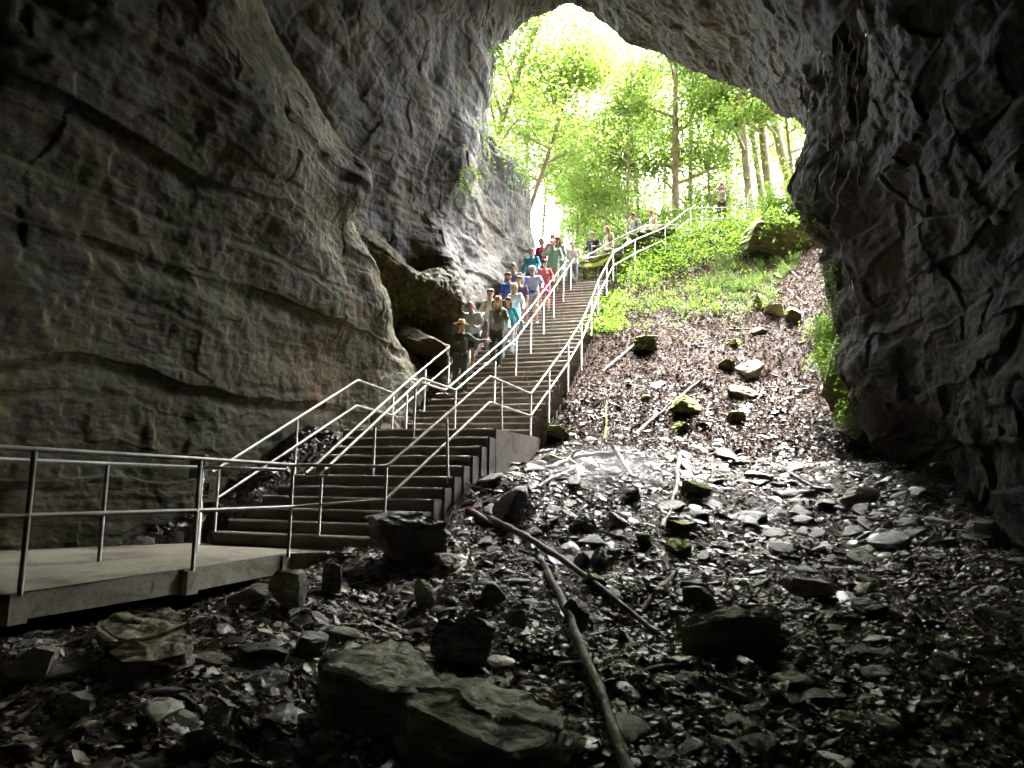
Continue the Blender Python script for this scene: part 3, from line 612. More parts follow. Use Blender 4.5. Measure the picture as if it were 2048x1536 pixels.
# left railing
lr = rail_thing('handrail', 'steel railing on the rock wall side of the stairs')
L1 = [A(*ST(0.6, -3.0)[:2], PLAT + 0.6 * RISE), ST(11, -2.55), A(*pq(s_of(12) - .5, -2.75), zl), ST(20, -2.72), ST(30, -2.75), ST(49, -2.8)]
rail(lr, 'top_rail', [Zu(p, H1 + .0) for p in L1]); rail(lr, 'mid_rail', [Zu(ST(1.05, -3.0), H2)] + [Zu(p, H2 - .02) for p in L1[1:]])
for p in [ST(1.05, -3.0), ST(6.2, -2.8), ST(11.05, -2.55), A(*pq(s_of(12) - .5, -2.75), zl), ST(15.5, -2.74), ST(20, -2.72), ST(25, -2.74), ST(30, -2.75), ST(36, -2.77), ST(42, -2.79), ST(48.8, -2.8)]:
    post(lr, Zu(p, -.1), Zu(p, H1 - .01))
# double centre rail
cr = rail_thing('handrail', 'pair of parallel steel handrails up the middle of the stairs with curved brackets')
ca, cb = -1.30, -1.52
for wv, wu in ((ca, (-1.14, -1.22, -1.36, -1.5)), (cb, (-1.44, -1.5, -1.6, -1.72))):
    pts = [ST(0.9, wv), ST(11, wv), A(*pq(s_of(12) - .75, wv), zl), ST(21, wu[0]), ST(30, wu[1]), ST(40, wu[2]), ST(49.5, wu[3])]
    rail(cr, 'rail', [Zu(p, H1) for p in pts])
a, b_ = Zu(ST(.9, ca), H1), Zu(ST(.9, cb), H1); rail(cr, 'end_loop', [a, a + A(-.04, -.12, -.06), b_ + A(-.04, -.12, -.06), b_], .02)
def bracket(p, q):
    """U-shaped saddle between the two rails with a post under it"""
    c = (p + q) / 2; dn = A(0, 0, -.15)
    rail(cr, 'bracket', [p, p + dn * .7, p * .75 + q * .25 + dn, q * .75 + p * .25 + dn, q + dn * .7, q], .014, .05); return c + dn
for n in (1.3, 6.15, 10.9):
    c = bracket(Zu(ST(n, ca), H1), Zu(ST(n, cb), H1)); base = ST(n, (ca + cb) / 2); base[2] = PLAT + math.floor(n) * RISE - .02; post(cr, base, c)
for n, wv in [(11.8, -1.3), (16.5, -1.2), (21.2, -1.14), (26, -1.18), (30.9, -1.23), (35.7, -1.30), (40.9, -1.37), (45.5, -1.44), (48.7, -1.49)]:
    if n < 12: p, q, base = A(*pq(s_of(12) - .75, wv), zl + H1), A(*pq(s_of(12) - .75, wv - .24), zl + H1), A(*pq(s_of(12) - .75, wv), zl)
    else: p, q, base = Zu(ST(n, wv), H1), Zu(ST(n, wv - .26), H1), Zu(ST(n, wv), -.03)
    rail(cr, 'bracket', [p + A(0, 0, -.02), p * .7 + q * .3 + A(0, 0, -.09), p * .3 + q * .7 + A(0, 0, -.09), q + A(0, 0, -.02)], .013, .06)
    post(cr, base, p)
# far rail on the stone wall
fr = rail_thing('handrail', 'steel rail on top of the stone wall behind the stair head')
fp = [P(1165, 517, 26.8), P(1230, 480, 27.15), P(1290, 451, 27.5), P(1362, 450, 28.4)]
rail(fr, 'top_rail', fp)
rail(fr, 'mid_rail', [P(1165, 519, 26.25), P(1215, 508, 26.0), P(1250, 492, 26.1)])
for t in (0.15, .95):
    p = fp[0] + (fp[1] - fp[0]) * t; post(fr, A(p[0], p[1], gz([p[0]], [p[1]])[0] - .2), p)
for p in fp[2:]: post(fr, A(p[0], p[1], p[2] - 1.3), p)

# ------------------------------------------------------------------ placing things on the ground
def ground_hit(px, py, y0=3.2, y1=60):
    Y = np.concatenate([np.arange(y0, 20, .05), np.arange(20, y1, .1)]); v = (px - 1024) / FPX * _r + (768 - py) / FPX * _u + _f
    Q = v[None] * (Y / v[1])[:, None]; z = Q[:, 2] + EYE; d_ = z - gzi(Q[:, 0], Q[:, 1]); k = np.argmax(d_ < 0) if (d_ < 0).any() else 60 + np.argmin(d_[60:]); return A(Q[k, 0], Q[k, 1], z[k])
def gzi(x, y):
    """fast lookup in the ground sheet"""
    x = np.atleast_1d(x); y = np.atleast_1d(y)
    i = np.clip(np.searchsorted(gx, x) - 1, 0, len(gx) - 2); j = np.clip(np.searchsorted(gy, y) - 1, 0, len(gy) - 2)
    u = (x - gx[i]) / (gx[i + 1] - gx[i]); v = (y - gy[j]) / (gy[j + 1] - gy[j])
    return GZ[j, i] * (1 - u) * (1 - v) + GZ[j, i + 1] * u * (1 - v) + GZ[j + 1, i] * (1 - u) * v + GZ[j + 1, i + 1] * u * v
def gnormal(x, y, e=.12):
    n = np.stack([gzi(x - e, y) - gzi(x + e, y), gzi(x, y - e) - gzi(x, y + e), np.full(np.shape(np.atleast_1d(x)), 2 * e)], -1)
    return n / np.linalg.norm(n, axis=1)[:, None]
def boulder(x0, y0, x1, y1, mat, label, seed, name='boulder', tilt=(0, 0, 0), cuts=9, layered=0.0, depth=.85, sub=5, Y=None, sink=.12, group=None, rough=.05):
    """stone that fills the pixel box (x0,y0)-(x1,y1), standing on the ground"""
    r = np.random.default_rng(seed); b = ground_hit((x0 + x1) / 2, y1 - 3) if Y is None else P((x0 + x1) / 2, y1, Y)
    Yd = b[1] + (x1 - x0) / FPX * b[1] * depth * .4; W = (x1 - x0) / FPX * Yd / 2; H = (y1 - y0) / FPX * Yd / 2 * 1.04
    v, f = rock_base(sub, r, cuts, rough, layered=layered); v = v * A(1, depth, 1) ; v = v @ rot_mat(*tilt).T; v /= np.abs(v).max(0); v = v * A(W, W * depth, H)
    v[:, 2] += H * (1 - sink)
    o = mesh_obj(name, v, f, mat, None, False); o.location = (b[0], Yd, b[2]); tag(o, label, 'boulder' if name == 'boulder' else 'rock', group)
    o.data.polygons.foreach_set('use_smooth', np.full(len(o.data.polygons), True, bool))
    try: o.data.set_sharp_from_angle(angle=rad(24))
    except Exception: pass
    return o

# big foreground boulder: a high block with a lower block beside it, one mass of stone
r_ = np.random.default_rng(11); mb = MB()
def block(px, py, Y, dims, seed, tilt, cuts=10, lay=.02):
    r = np.random.default_rng(seed); v, f = rock_base(6, r, cuts, .035, layered=lay); v = v * A(*dims) @ rot_mat(*[rad(t) for t in tilt]).T; return v + P(px, py, Y), f
def capped(outline, zb, seed, flare=1.03, n=170, dome=.03):
    o = np.array([P(*q) for q in outline]); o = np.r_[o, o[:1]]; o = bez(np.r_[o[-3:-1], o, o[1:3]], n * 2); t0 = np.arange(n) / n
    ring = np.array([P(*q) for q in outline]); m_n = len(ring); tt = t0 * m_n; i = tt.astype(int); f = tt - i; g = lambda k: ring[(i + k) % m_n]; f = f[:, None]
    ring = (g(0) * (1 - f) + g(1) * f) * .55 + .45 * .5 * (2 * g(0) + (g(1) - g(-1)) * f + (2 * g(-1) - 5 * g(0) + 4 * g(1) - g(2)) * f ** 2 + (3 * g(0) - g(-1) - 3 * g(1) + g(2)) * f ** 3)
    c = ring.mean(0); rows = []
    for r in np.r_[np.linspace(.02, .93, 26), .96, .985]: q = c + (ring - c) * r; q = q + A(0, 0, dome * (1 - r ** 2)); rows.append(q)
    for t in np.r_[0.0, .03, np.linspace(.08, 1, 30)]:
        q = ring.copy(); q[:, :2] = c[:2] + (ring[:, :2] - c[:2]) * (1 + (flare - 1) * t + .05 * math.sin(t * 3)); q[:, 2] = ring[:, 2] * (1 - t) + zb * t - .012 * (t > 0); rows.append(q)
    G = np.array(rows); N = grid_normals(np.concatenate([G, G[:, :1]], 1))[:, :-1]; v = G.reshape(-1, 3); nn = -N.reshape(-1, 3); s_ = seed * 7.3
    d = .035 * fbm(v * 2.6 + s_, 3, seed) + .012 * ridged(v * 7 + s_, 4, seed + 5) - .03 * np.exp(-(vnoise(v * A(2.2, 2.2, 3) + s_, seed + 9) / .045) ** 2) + strata(v + s_, seed, .02, .16, (.25, .1))
    v = v + nn * d[:, None]; R_ = len(rows); i = np.arange(R_ - 1)[:, None] * n; j = np.arange(n)[None]; return v, np.stack([i + j, i + (j + 1) % n, i + n + (j + 1) % n, i + n + j], -1).reshape(-1, 4)
mb.add(*capped([(654, 1318, 4.95), (690, 1296, 5.25), (760, 1280, 5.55), (815, 1276, 5.6), (850, 1299, 5.45), (888, 1350, 5.1), (868, 1380, 4.85), (798, 1386, 4.72), (745, 1376, 4.68), (705, 1352, 4.68), (656, 1340, 4.78)], -.25, 3, 1.1))
mb.add(*capped([(800, 1366, 4.95), (880, 1345, 5.2), (950, 1358, 5.2), (1050, 1384, 5.0), (1112, 1404, 4.8), (1128, 1440, 4.5), (1098, 1486, 4.2), (1020, 1502, 4.05), (950, 1476, 4.1), (880, 1440, 4.3), (815, 1410, 4.5)], -.25, 6))
o = mb.build('boulder', MAT['rock_dry'], None, True)
try: o.data.set_sharp_from_angle(angle=rad(26))
except Exception: pass
tag(o, 'large two lobed boulder with a smooth pale top and dark front', 'boulder')
def capped_rock(outline, zb, seed, flare, mat, label, dome=.02):
    q = MB(); q.add(*capped(outline, zb, seed, flare, 120, dome)); o = q.build('boulder', mat, None, True)
    try: o.data.set_sharp_from_angle(angle=rad(28))
    except Exception: pass
    tag(o, label, 'boulder')
gq = ground_hit(1460, 1300)[2]
capped_rock([(1360, 1256, 6.16), (1392, 1222, 6.28), (1470, 1210, 6.42), (1545, 1209, 6.42), (1566, 1230, 6.28), (1536, 1234, 6.1), (1455, 1236, 6.0), (1395, 1250, 6.02)], gq - .12, 12, .86, MAT['rock_dry'], 'big smooth faced boulder lying alone on the wet litter', .015)
gq = ground_hit(290, 1320)[2]
capped_rock([(190, 1255, 5.45), (228, 1226, 5.70), (285, 1213, 5.90), (348, 1224, 5.80), (373, 1243, 5.60), (330, 1264, 5.35), (270, 1279, 5.20), (212, 1282, 5.20)], gq + .05, 13, .93, MAT['rock_tan'], 'pale flat topped slab, upper of two slabs lying under the walkway', .01)
capped_rock([(222, 1303, 5.05), (300, 1276, 5.20), (376, 1242, 5.50), (390, 1272, 5.30), (376, 1304, 5.05), (312, 1320, 4.90), (246, 1324, 4.85)], gq - .15, 14, 1.0, MAT['rock_tan'], 'pale flat slab, lower of two slabs lying under the walkway', .01)
RK = [
 (846, 1252, 985, 1352, 'rock_wet', 'dark low block of stone directly behind the large two lobed boulder', 141, dict(cuts=8, tilt=(.1, .25, .4), rough=.08)),
 (448, 1180, 545, 1222, 'rock_dry', 'small flat grey slab below the corner of the walkway', 44, dict(depth=1.0)),
 (528, 1146, 602, 1228, 'rock_dry', 'upright squarish stone propping below the end of the walkway', 45, dict(cuts=6)),
 (640, 1130, 680, 1195, 'rock_wet', 'thin leaning stone flake standing by the end of the walkway', 46, dict(cuts=6, depth=.5)),
 (716, 1030, 888, 1142, 'rock_wet', 'big dark boulder with a layered slanting top beside the lowest steps', 48, dict(layered=.07, cuts=7, tilt=(0, -.1, .3))),
 (1372, 1180, 1440, 1222, 'rock_wet', 'small dark flat rock tucked behind the big smooth faced boulder', 50, {}),
 (1582, 1164, 1668, 1200, 'rock_tan', 'thin tan wedge of stone behind the smooth faced boulder', 51, dict(depth=.7, tilt=(0, .15, 0))),
 (-20, 1312, 92, 1386, 'rock_dry', 'rounded grey boulder cut by the left edge of the picture', 53, {}),
 (1344, 786, 1410, 842, 'rock_moss', 'tallest bright green moss covered rock in the middle of the slope', 54, dict(rough=.1)),
 (1346, 843, 1388, 872, 'rock_moss', 'small moss covered rock just below the tallest mossy rock', 55, dict(rough=.1)),
 (1452, 822, 1494, 850, 'rock_moss', 'round moss cushion rock right of the tallest mossy rock', 56, dict(rough=.1)),
 (1284, 790, 1302, 808, 'rock_moss', 'tiny moss tuft rock left of the tallest mossy rock', 156, {}),
 (1086, 852, 1142, 884, 'rock_moss', 'long mossy rock at the side wall of the stair landing', 57, {}),
 (1072, 906, 1128, 932, 'rock_moss', 'low mossy rock beneath the landing among wet stones', 58, {}),
 (1476, 718, 1538, 762, 'rock_tan', 'flat tan rock with a mossy edge high on the leaf slope', 59, dict(depth=.9)),
 (1438, 718, 1478, 744, 'rock_moss', 'half mossy rock touching the flat tan rock', 60, {}),
 (1462, 766, 1520, 800, 'rock_tan', 'broken tan stone just below the flat tan rock', 160, {}),
 (1508, 585, 1540, 622, 'rock_moss', 'mossy knob of rock near the eroded gully', 61, {}),
 (1574, 604, 1606, 652, 'rock_moss', 'mossy knob of rock beside the right wall, right of the gully', 62, {}),
 (1536, 606, 1580, 638, 'rock_tan', 'bare tan rock between the two mossy knobs', 63, {}),
 (1490, 654, 1540, 674, 'rock_tan', 'thin flat stone low in the eroded gully', 64, {}),
 (1448, 678, 1500, 700, 'rock_moss', 'low mossy stone on the leaf slope below the gully', 65, {}),
 (1270, 668, 1332, 712, 'rock_moss', 'cluster of mossy stone in the leaves near the upper stairs', 66, dict(rough=.12)),
 (1545, 545, 1570, 565, 'rock_moss', 'small mossy stone at the top of the gully', 67, {}),
 (1490, 424, 1656, 514, 'rock_moss', 'huge overhanging mossy boulder at the top of the bank', 68, dict(depth=.8, tilt=(.1, .25, 0), sub=6, cuts=7)),
 (1018, 890, 1062, 918, 'rock_tan', 'pale tan slab leaning at the foot of the landing wall', 69, dict(tilt=(0, -.3, 0), depth=.6)),
 (984, 982, 1078, 1052, 'rock_wet', 'dark wet dome of rock where the water lands', 70, dict(cuts=8)),
 (1138, 1028, 1198, 1075, 'rock_wet', 'rough dark rock, left of a pair right of the wet dome', 71, dict(rough=.12)),
 (1200, 1026, 1262, 1064, 'rock_wet', 'rough dark rock, right of a pair right of the wet dome', 72, dict(rough=.1)),
 (1236, 974, 1292, 1012, 'rock_wet', 'wedge shaped wet rock with one shining face below the spray', 73, {}),
 (1366, 962, 1424, 1002, 'rock_moss', 'moss capped rock below the pointed stick', 74, {}),
 (1694, 972, 1772, 1014, 'rock_tan', 'pale mossy slab near the right wall', 75, dict(depth=.9)),
 (1336, 1082, 1392, 1124, 'rock_moss', 'moss topped boulder in the middle of the rubble', 76, {}),
 (1330, 1040, 1402, 1078, 'rock_moss', 'flat rock with a mossy rim above the moss topped boulder', 77, dict(depth=.8)),
 (1276, 1070, 1312, 1098, 'rock_moss', 'small moss tufted rock left of the flat mossy rimmed rock', 78, {}),
 (1148, 1112, 1188, 1152, 'rock_wet', 'left one of two dark stones above the long log', 79, {}),
 (1180, 1102, 1228, 1150, 'rock_wet', 'right one of two dark stones above the long log', 80, {}),
 (1168, 1150, 1216, 1178, 'rock_moss', 'yellow green moss patch rock below the two dark stones', 81, {}),
 (852, 1112, 920, 1146, 'rock_tan', 'bright flat stone right of the layered boulder', 82, dict(depth=.9)),
 (818, 1164, 872, 1222, 'rock_dry', 'grey rock behind the forked branch in the rubble', 83, {}),
 (998, 1224, 1054, 1264, 'rock_tan', 'tan topped block left of the long log', 84, {}),
 (1122, 1206, 1180, 1274, 'rock_wet', 'dark rock between the two crossing logs', 85, {}),
 (950, 1170, 1010, 1226, 'rock_wet', 'rounded grey green cobble left of the long log', 86, {}),
 (1885, 1452, 1945, 1490, 'rock_tan', 'pale flat stone in the lower right litter', 87, dict(depth=.9)),
 (1490, 1455, 1536, 1492, 'rock_dry', 'grey squarish stone in the near litter', 88, {}),
 (1560, 1360, 1640, 1392, 'rock_tan', 'flat tan stone in the near litter right of the log', 89, dict(depth=.9)),
 (1510, 1278, 1595, 1312, 'rock_wet', 'dark stone right beside the big smooth faced boulder', 90, {}),
 (1720, 1205, 1790, 1240, 'rock_wet', 'dark lump in the litter right of the tan wedge', 91, {}),
 (1880, 925, 1952, 962, 'rock_wet', 'grey stone at the foot of the right wall', 92, {}),
 (1960, 1040, 2030, 1090, 'rock_dry', 'grey block under the right wall near the picture edge', 93, {}),
 (575, 1275, 650, 1330, 'rock_wet', 'dark knobbly rock left of the two lobed boulder', 94, {}),
 (450, 1300, 560, 1345, 'rock_wet', 'flat dark flagstone between the pale slabs and the two lobed boulder', 95, dict(depth=.8)),
 (520, 1495, 620, 1536, 'rock_wet', 'dark flat stone at the bottom edge of the picture', 96, dict(depth=.8)),
 (330, 1470, 440, 1530, 'rock_wet', 'jagged dark stone in the near rubble on the left', 97, {}),
 (100, 1400, 180, 1450, 'rock_dry', 'grey stone in the near rubble below the rounded left boulder', 98, {}),
]
for x0, y0, x1, y1, mt, lab, sd, kw in RK:
    nm = 'boulder' if (x1 - x0) > 90 else ('mossy_rock' if mt == 'rock_moss' else 'rock')
    boulder(x0, y0, x1, y1, MAT[mt], lab, sd, name=nm, sub=kw.pop('sub', 5), **kw)
# mossy ledge at the foot of the right wall
mb = MB(); mb.add(*block(1700, 770, 15.6, (.75, .7, 1.35), 71, (6, -10, 20), 12, .05)); mb.add(*block(1668, 690, 16.4, (.42, .5, .8), 72, (0, -16, 0), 10, .05)); mb.add(*block(1725, 850, 15.0, (.55, .5, .6), 73, (0, 10, 0), 9, .05))
o = mb.build('ledge_rock', rock_mat('ledge_rock', (0.07, 0.065, 0.045), (0.16, 0.145, 0.10), (0.28, 0.25, 0.18), (0.17, 0.24, 0.02), 0.55, scale=2.0), None, True)
tag(o, 'broken rock ledge with ferns at the foot of the dark right wall', 'rock ledge')

# middle sized rubble, each stone its own object (meshes shared)
rg = np.random.default_rng(77); protos = []
for k in range(16):
    v, f = rock_base(3, rg, int(rg.integers(5, 9)), .05); v = v * A(1, rg.uniform(.6, .95), rg.uniform(.16, .42)); me_o = mesh_obj('rubble_rock', v, f, MAT['rock_wet' if k % 4 else 'rock_dry'], None, True, link=False)
    try: me_o.data.set_sharp_from_angle(angle=rad(28))
    except Exception: pass
    protos.append(me_o)
cnt = 0; taken = []
while cnt < 290:
    Y = 4.2 * (14.6 / 4.2) ** rg.random() if rg.random() < .55 else rg.uniform(9.5, 15); X = rg.uniform(-.62, .72) * Y
    if Y > 9 and X < -.04 * Y: continue
    if X < np.interp(Y, [0, 5.6, 9.2], [-5.6, -3.6, -2.4]) + .1 and Y < 10: continue
    if in_stairs(np.array([[X, Y]]))[0] < 1e8: continue
    if X > np.interp(Y, [4, 9, 13], [6, 5.8, 6.2]): continue
    dens = 0.35 + .65 * (vnoise(np.array([[X * .5, Y * .5, 0]]), 4)[0] > -.2) - (.35 if X > 1.2 and Y < 9 else 0)
    if rg.random() > dens: continue
    s = rg.uniform(.05, .16) * (1 + .5 * (rg.random() > .85)) * (1.55 if Y > 9.5 else .9)
    if any((X - a) ** 2 + (Y - b) ** 2 < (.55 * (s + c)) ** 2 for a, b, c in taken): continue
    taken.append((X, Y, s)); o = protos[cnt % 16].copy(); COL.objects.link(o); o.scale = (s, s, s); nrm = gnormal(A(X), A(Y))[0]
    q = Vector((0, 0, 1)).rotation_difference(Vector(nrm)) @ Quaternion((0, 0, 1), rg.uniform(0, 6.28)) @ Quaternion((1, 0, 0), rg.normal(0, .25))
    o.rotation_mode = 'QUATERNION'; o.rotation_quaternion = q; o.location = (X, Y, gzi(X, Y)[0] + s * .04)
    tag(o, 'wet angular stone in the rubble on the cave floor', 'rock', 'rubble stones on the cave floor'); cnt += 1

# ------------------------------------------------------------------ litter and gravel (uncountable)
def leaf_cards(pos, nrm, size, col, rng, tilt=.5, narrow=.5, curl=.25, spin=True):
    """one curled 8-vertex leaf per position -> V, quads, tris, tint"""
    n = len(pos); T = np.array([[0, -.5, 0], [-.5, -.17, .5], [0, -.17, 0], [.5, -.17, .5], [-.42, .2, .42], [0, .2, 0], [.42, .2, .42], [0, .5, 0]])
    V = np.repeat(T[None], n, 0); V = V + rng.normal(0, .09, V.shape) * A(1, 1, .4); V[:, :, 0] *= narrow * rng.uniform(.5, 1.5, (n, 1)); V[:, :, 2] *= (curl * rng.normal(.3, 1, (n, 1))); V[:, :, 2] += (V[:, :, 1] ** 2 - .08) * rng.normal(0, 1.2 * curl, (n, 1)) * 2
    V *= np.asarray(size)[:, None, None]
    z = nrm + rng.normal(0, tilt, (n, 3)); z /= np.linalg.norm(z, axis=1)[:, None]
    a = rng.normal(size=(n, 3)); x = np.cross(a, z); x /= np.linalg.norm(x, axis=1)[:, None]; y = np.cross(z, x)
    W = V[:, :, :1] * x[:, None] + V[:, :, 1:2] * y[:, None] + V[:, :, 2:] * z[:, None] + pos[:, None]
    b = np.arange(n)[:, None, None] * 8
    Q = (np.array([[1, 2, 5, 4], [2, 3, 6, 5]])[None] + b).reshape(-1, 4); Tr = (np.array([[0, 2, 1], [0, 3, 2], [4, 5, 7], [5, 6, 7]])[None] + b).reshape(-1, 3)
    return W.reshape(-1, 3), [Q, Tr], np.repeat(col, 8, 0)
def attr_mat(name, rough=(.3, .6), spec=.5, sub=0.0, trans=None, nscale=30):
    m, n, b = new_mat(name); at = node(n, 'ShaderNodeAttribute', attribute_name='tint'); v = coords(n)
    f = noise(n, nscale, 4, .7, v); c = mix(n, ramp(n, f, [(.3, .35), (.7, 0)]), at.outputs['Color'], (0.02, 0.016, 0.01)); n.links.new(c, b.inputs['Base Color'])
    n.links.new(ramp(n, f, [(.3, rough[0]), (.7, rough[1])]), b.inputs['Roughness']); b.inputs['Specular IOR Level'].default_value = spec
    n.links.new(bump(n, f, .4, .01), b.inputs['Normal'])
    if trans:
        t = node(n, 'ShaderNodeBsdfTranslucent'); k = node(n, 'ShaderNodeMixShader'); k.inputs[0].default_value = trans[0]
        tc = mix(n, 1.0, at.outputs['Color'], trans[1], 'MULTIPLY'); n.links.new(tc, t.inputs[0]); n.links.new(b.outputs[0], k.inputs[1]); n.links.new(t.outputs[0], k.inputs[2])
        n.links.new(k.outputs[0], n.nodes['Material Output'].inputs['Surface'])
    return m
MAT['litter_wet'] = attr_mat('wet_leaf_litter', (.3, .55), .5); MAT['litter_dry'] = attr_mat('dry_leaf_litter', (.7, .95), .06); MAT['shard'] = attr_mat('wet_stone_chips', (.22, .48), .5, nscale=18)
def palette(n, cols, p, rng, var=.25):
    c = np.array(cols)[rng.choice(len(cols), n, p=p)]; return c * np.exp(rng.normal(0, var, (n, 1)))
def cave_pts(n, rng, ymin=3.4, ymax=17.5, pw=1.0):
    Y = (ymin ** pw + rng.random(n) * (ymax ** pw - ymin ** pw)) ** (1 / pw); X = rng.uniform(-.8, .78, n) * Y
    ok = (in_stairs(np.c_[X, Y]) > 1e8) & (X < np.interp(Y, [4, 9, 13, 18], [7, 6.6, 7, 8])) & (X > np.interp(Y, [4, 8, 10.5, 12, 14, 18], [-7, -6.2, -4.9, -4.4, -3.5, -2.0]))
    wk = (Y < 10.9) & (X < np.interp(Y, [1.5, 5.6, 9.1, 10.9], [-5.2, -3.8, -2.75, -4.3])) & (X > np.interp(Y, [1.5, 5, 8.84, 10.84], [-8, -7.2, -6.0, -4.3]))
    ok &= ~wk; return X[ok], Y[ok]
rl = np.random.default_rng(5)
X, Y = cave_pts(52000, rl); z = gzi(X, Y); n_ = len(X); sz = .062 * np.exp(rl.normal(0, .38, n_))
dn_ = fbm(np.c_[X * 1.1, Y * 1.1, X * 0], 3, 21) + .55; kp = rl.random(n_) < np.clip(dn_, .45, 1); X, Y, z, sz = X[kp], Y[kp], z[kp], sz[kp]; n_ = len(X)
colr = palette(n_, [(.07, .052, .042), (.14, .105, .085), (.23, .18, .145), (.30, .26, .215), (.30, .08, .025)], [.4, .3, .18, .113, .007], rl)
def damp(x, y): return np.interp(y + .3 * np.sin(x * 1.7) + .25 * np.sin(x * 4.1), [4, 8, 10.5, 12.5, 15.5, 17], [2.2, 1.9, .9, .16, .10, .25])  # wet spray zone darker; near floor painted paler to offset light falloff
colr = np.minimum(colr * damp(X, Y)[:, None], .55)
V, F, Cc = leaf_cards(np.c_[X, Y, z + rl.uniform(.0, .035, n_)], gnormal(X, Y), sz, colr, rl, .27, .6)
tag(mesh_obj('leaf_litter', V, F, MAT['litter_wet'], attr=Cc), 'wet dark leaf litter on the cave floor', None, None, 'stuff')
# fine crumbs of bark, leaf and shale between them
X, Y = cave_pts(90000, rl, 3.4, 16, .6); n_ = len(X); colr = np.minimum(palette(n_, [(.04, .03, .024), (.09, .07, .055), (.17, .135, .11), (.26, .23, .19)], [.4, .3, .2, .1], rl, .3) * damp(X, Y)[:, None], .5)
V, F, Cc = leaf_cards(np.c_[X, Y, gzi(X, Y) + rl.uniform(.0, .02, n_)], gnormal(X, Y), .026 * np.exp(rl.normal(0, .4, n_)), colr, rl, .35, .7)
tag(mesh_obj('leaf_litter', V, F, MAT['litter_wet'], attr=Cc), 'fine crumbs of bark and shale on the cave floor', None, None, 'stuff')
# flat stone chips
mb_v, mb_f, mb_c, off = [], [], [], 0
X, Y = cave_pts(17000, rl); keep = rl.random(len(X)) < np.where((X > 1.5) & (Y < 9), .35, .9); X, Y = X[keep], Y[keep]; z = gzi(X, Y); nr = gnormal(X, Y)
chips = []
for k in range(24):
    v, f = rock_base(2, rl, int(rl.integers(6, 11)), .02, .35, .8); chips.append((v * A(1, rl.uniform(.45, .95), rl.uniform(.07, .28)), f))
for i in range(len(X)):
    v, f = chips[i % 24]; s = min(.13, .022 * math.exp(abs(rl.normal(0, .75)))) * (1.2 if Y[i] > 8 else 1)
    q = Vector((0, 0, 1)).rotation_difference(Vector(nr[i])) @ Quaternion((0, 0, 1), rl.uniform(0, 6.28)) @ Quaternion((1, 0, 0), rl.normal(0, .3))
    mb_v.append(v * s @ np.array(q.to_matrix()).T + (X[i], Y[i], z[i] + s * .08)); mb_f.append(f + off); off += len(v)
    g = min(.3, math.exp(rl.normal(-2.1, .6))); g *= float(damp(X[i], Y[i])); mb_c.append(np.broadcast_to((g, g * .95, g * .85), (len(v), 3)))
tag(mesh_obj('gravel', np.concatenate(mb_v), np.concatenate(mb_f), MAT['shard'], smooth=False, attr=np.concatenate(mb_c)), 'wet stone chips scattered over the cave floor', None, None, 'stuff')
# dry leaves on the bank
n0 = 95000; Y = rl.uniform(14.5, 30, n0); X = rl.uniform(-2.5, 11, n0); ok = (in_stairs(np.c_[X, Y]) > 1e8); X, Y = X[ok], Y[ok]
ok = X > np.interp(Y, [14.5, 25], [.2, 3.6]) - .1; ok |= (X < np.interp(Y, [15, 27], [-2.5, .6])) ; X, Y = X[ok], Y[ok]; n_ = len(X)
colr = palette(n_, [(.050, .0205, .0095), (.066, .031, .0165), (.033, .0145, .0075), (.078, .043, .026), (.024, .0115, .007)], [.3, .25, .2, .1, .15], rl)
V, F, Cc = leaf_cards(np.c_[X, Y, gzi(X, Y) + rl.uniform(0, .05, n_)], gnormal(X, Y), rl.uniform(.05, .105, n_), colr, rl, .24, .4)
tag(mesh_obj('leaf_litter', V, F, MAT['litter_dry'], attr=Cc), 'dry brown fallen leaves covering the bank outside', None, None, 'stuff')
X = []; Y = []
for k in range(5200):
    n__ = rl.uniform(0, 13.5); p_ = ST(n__, wl(max(1, n__)) - rl.uniform(.02, 1.5)); X.append(p_[0]); Y.append(p_[1])
X, Y = np.array(X), np.array(Y); n_ = len(X); V, F, Cc = leaf_cards(np.c_[X, Y, gzi(X, Y) + rl.uniform(.0, .05, n_)], gnormal(X, Y), .07 * np.exp(rl.normal(0, .4, n_)), palette(n_, [(.05, .038, .028), (.12, .09, .065), (.2, .16, .12)], [.4, .4, .2], rl), rl, .4, .6)
tag(mesh_obj('leaf_litter', V, F, MAT['litter_wet'], attr=Cc), 'leaf litter banked between the stairs and the left rock wall', None, None, 'stuff')
# debris blown on to the end of the walkway slab
X = rl.uniform(-2.3, -1.3, 260); Y = rl.uniform(9.3, 9.62, 260); n_ = 260
V, F, Cc = leaf_cards(np.c_[X, Y, np.full(n_, PLAT + .012)], np.tile(A(0, 0, 1), (n_, 1)), rl.uniform(.02, .06, n_), palette(n_, [(.05, .035, .025), (.12, .09, .06)], [.6, .4], rl), rl, .4, .6)
tag(mesh_obj('leaf_litter', V, F, MAT['litter_wet'], attr=Cc), 'crumbs of leaf litter on the walkway end', None, None, 'stuff')

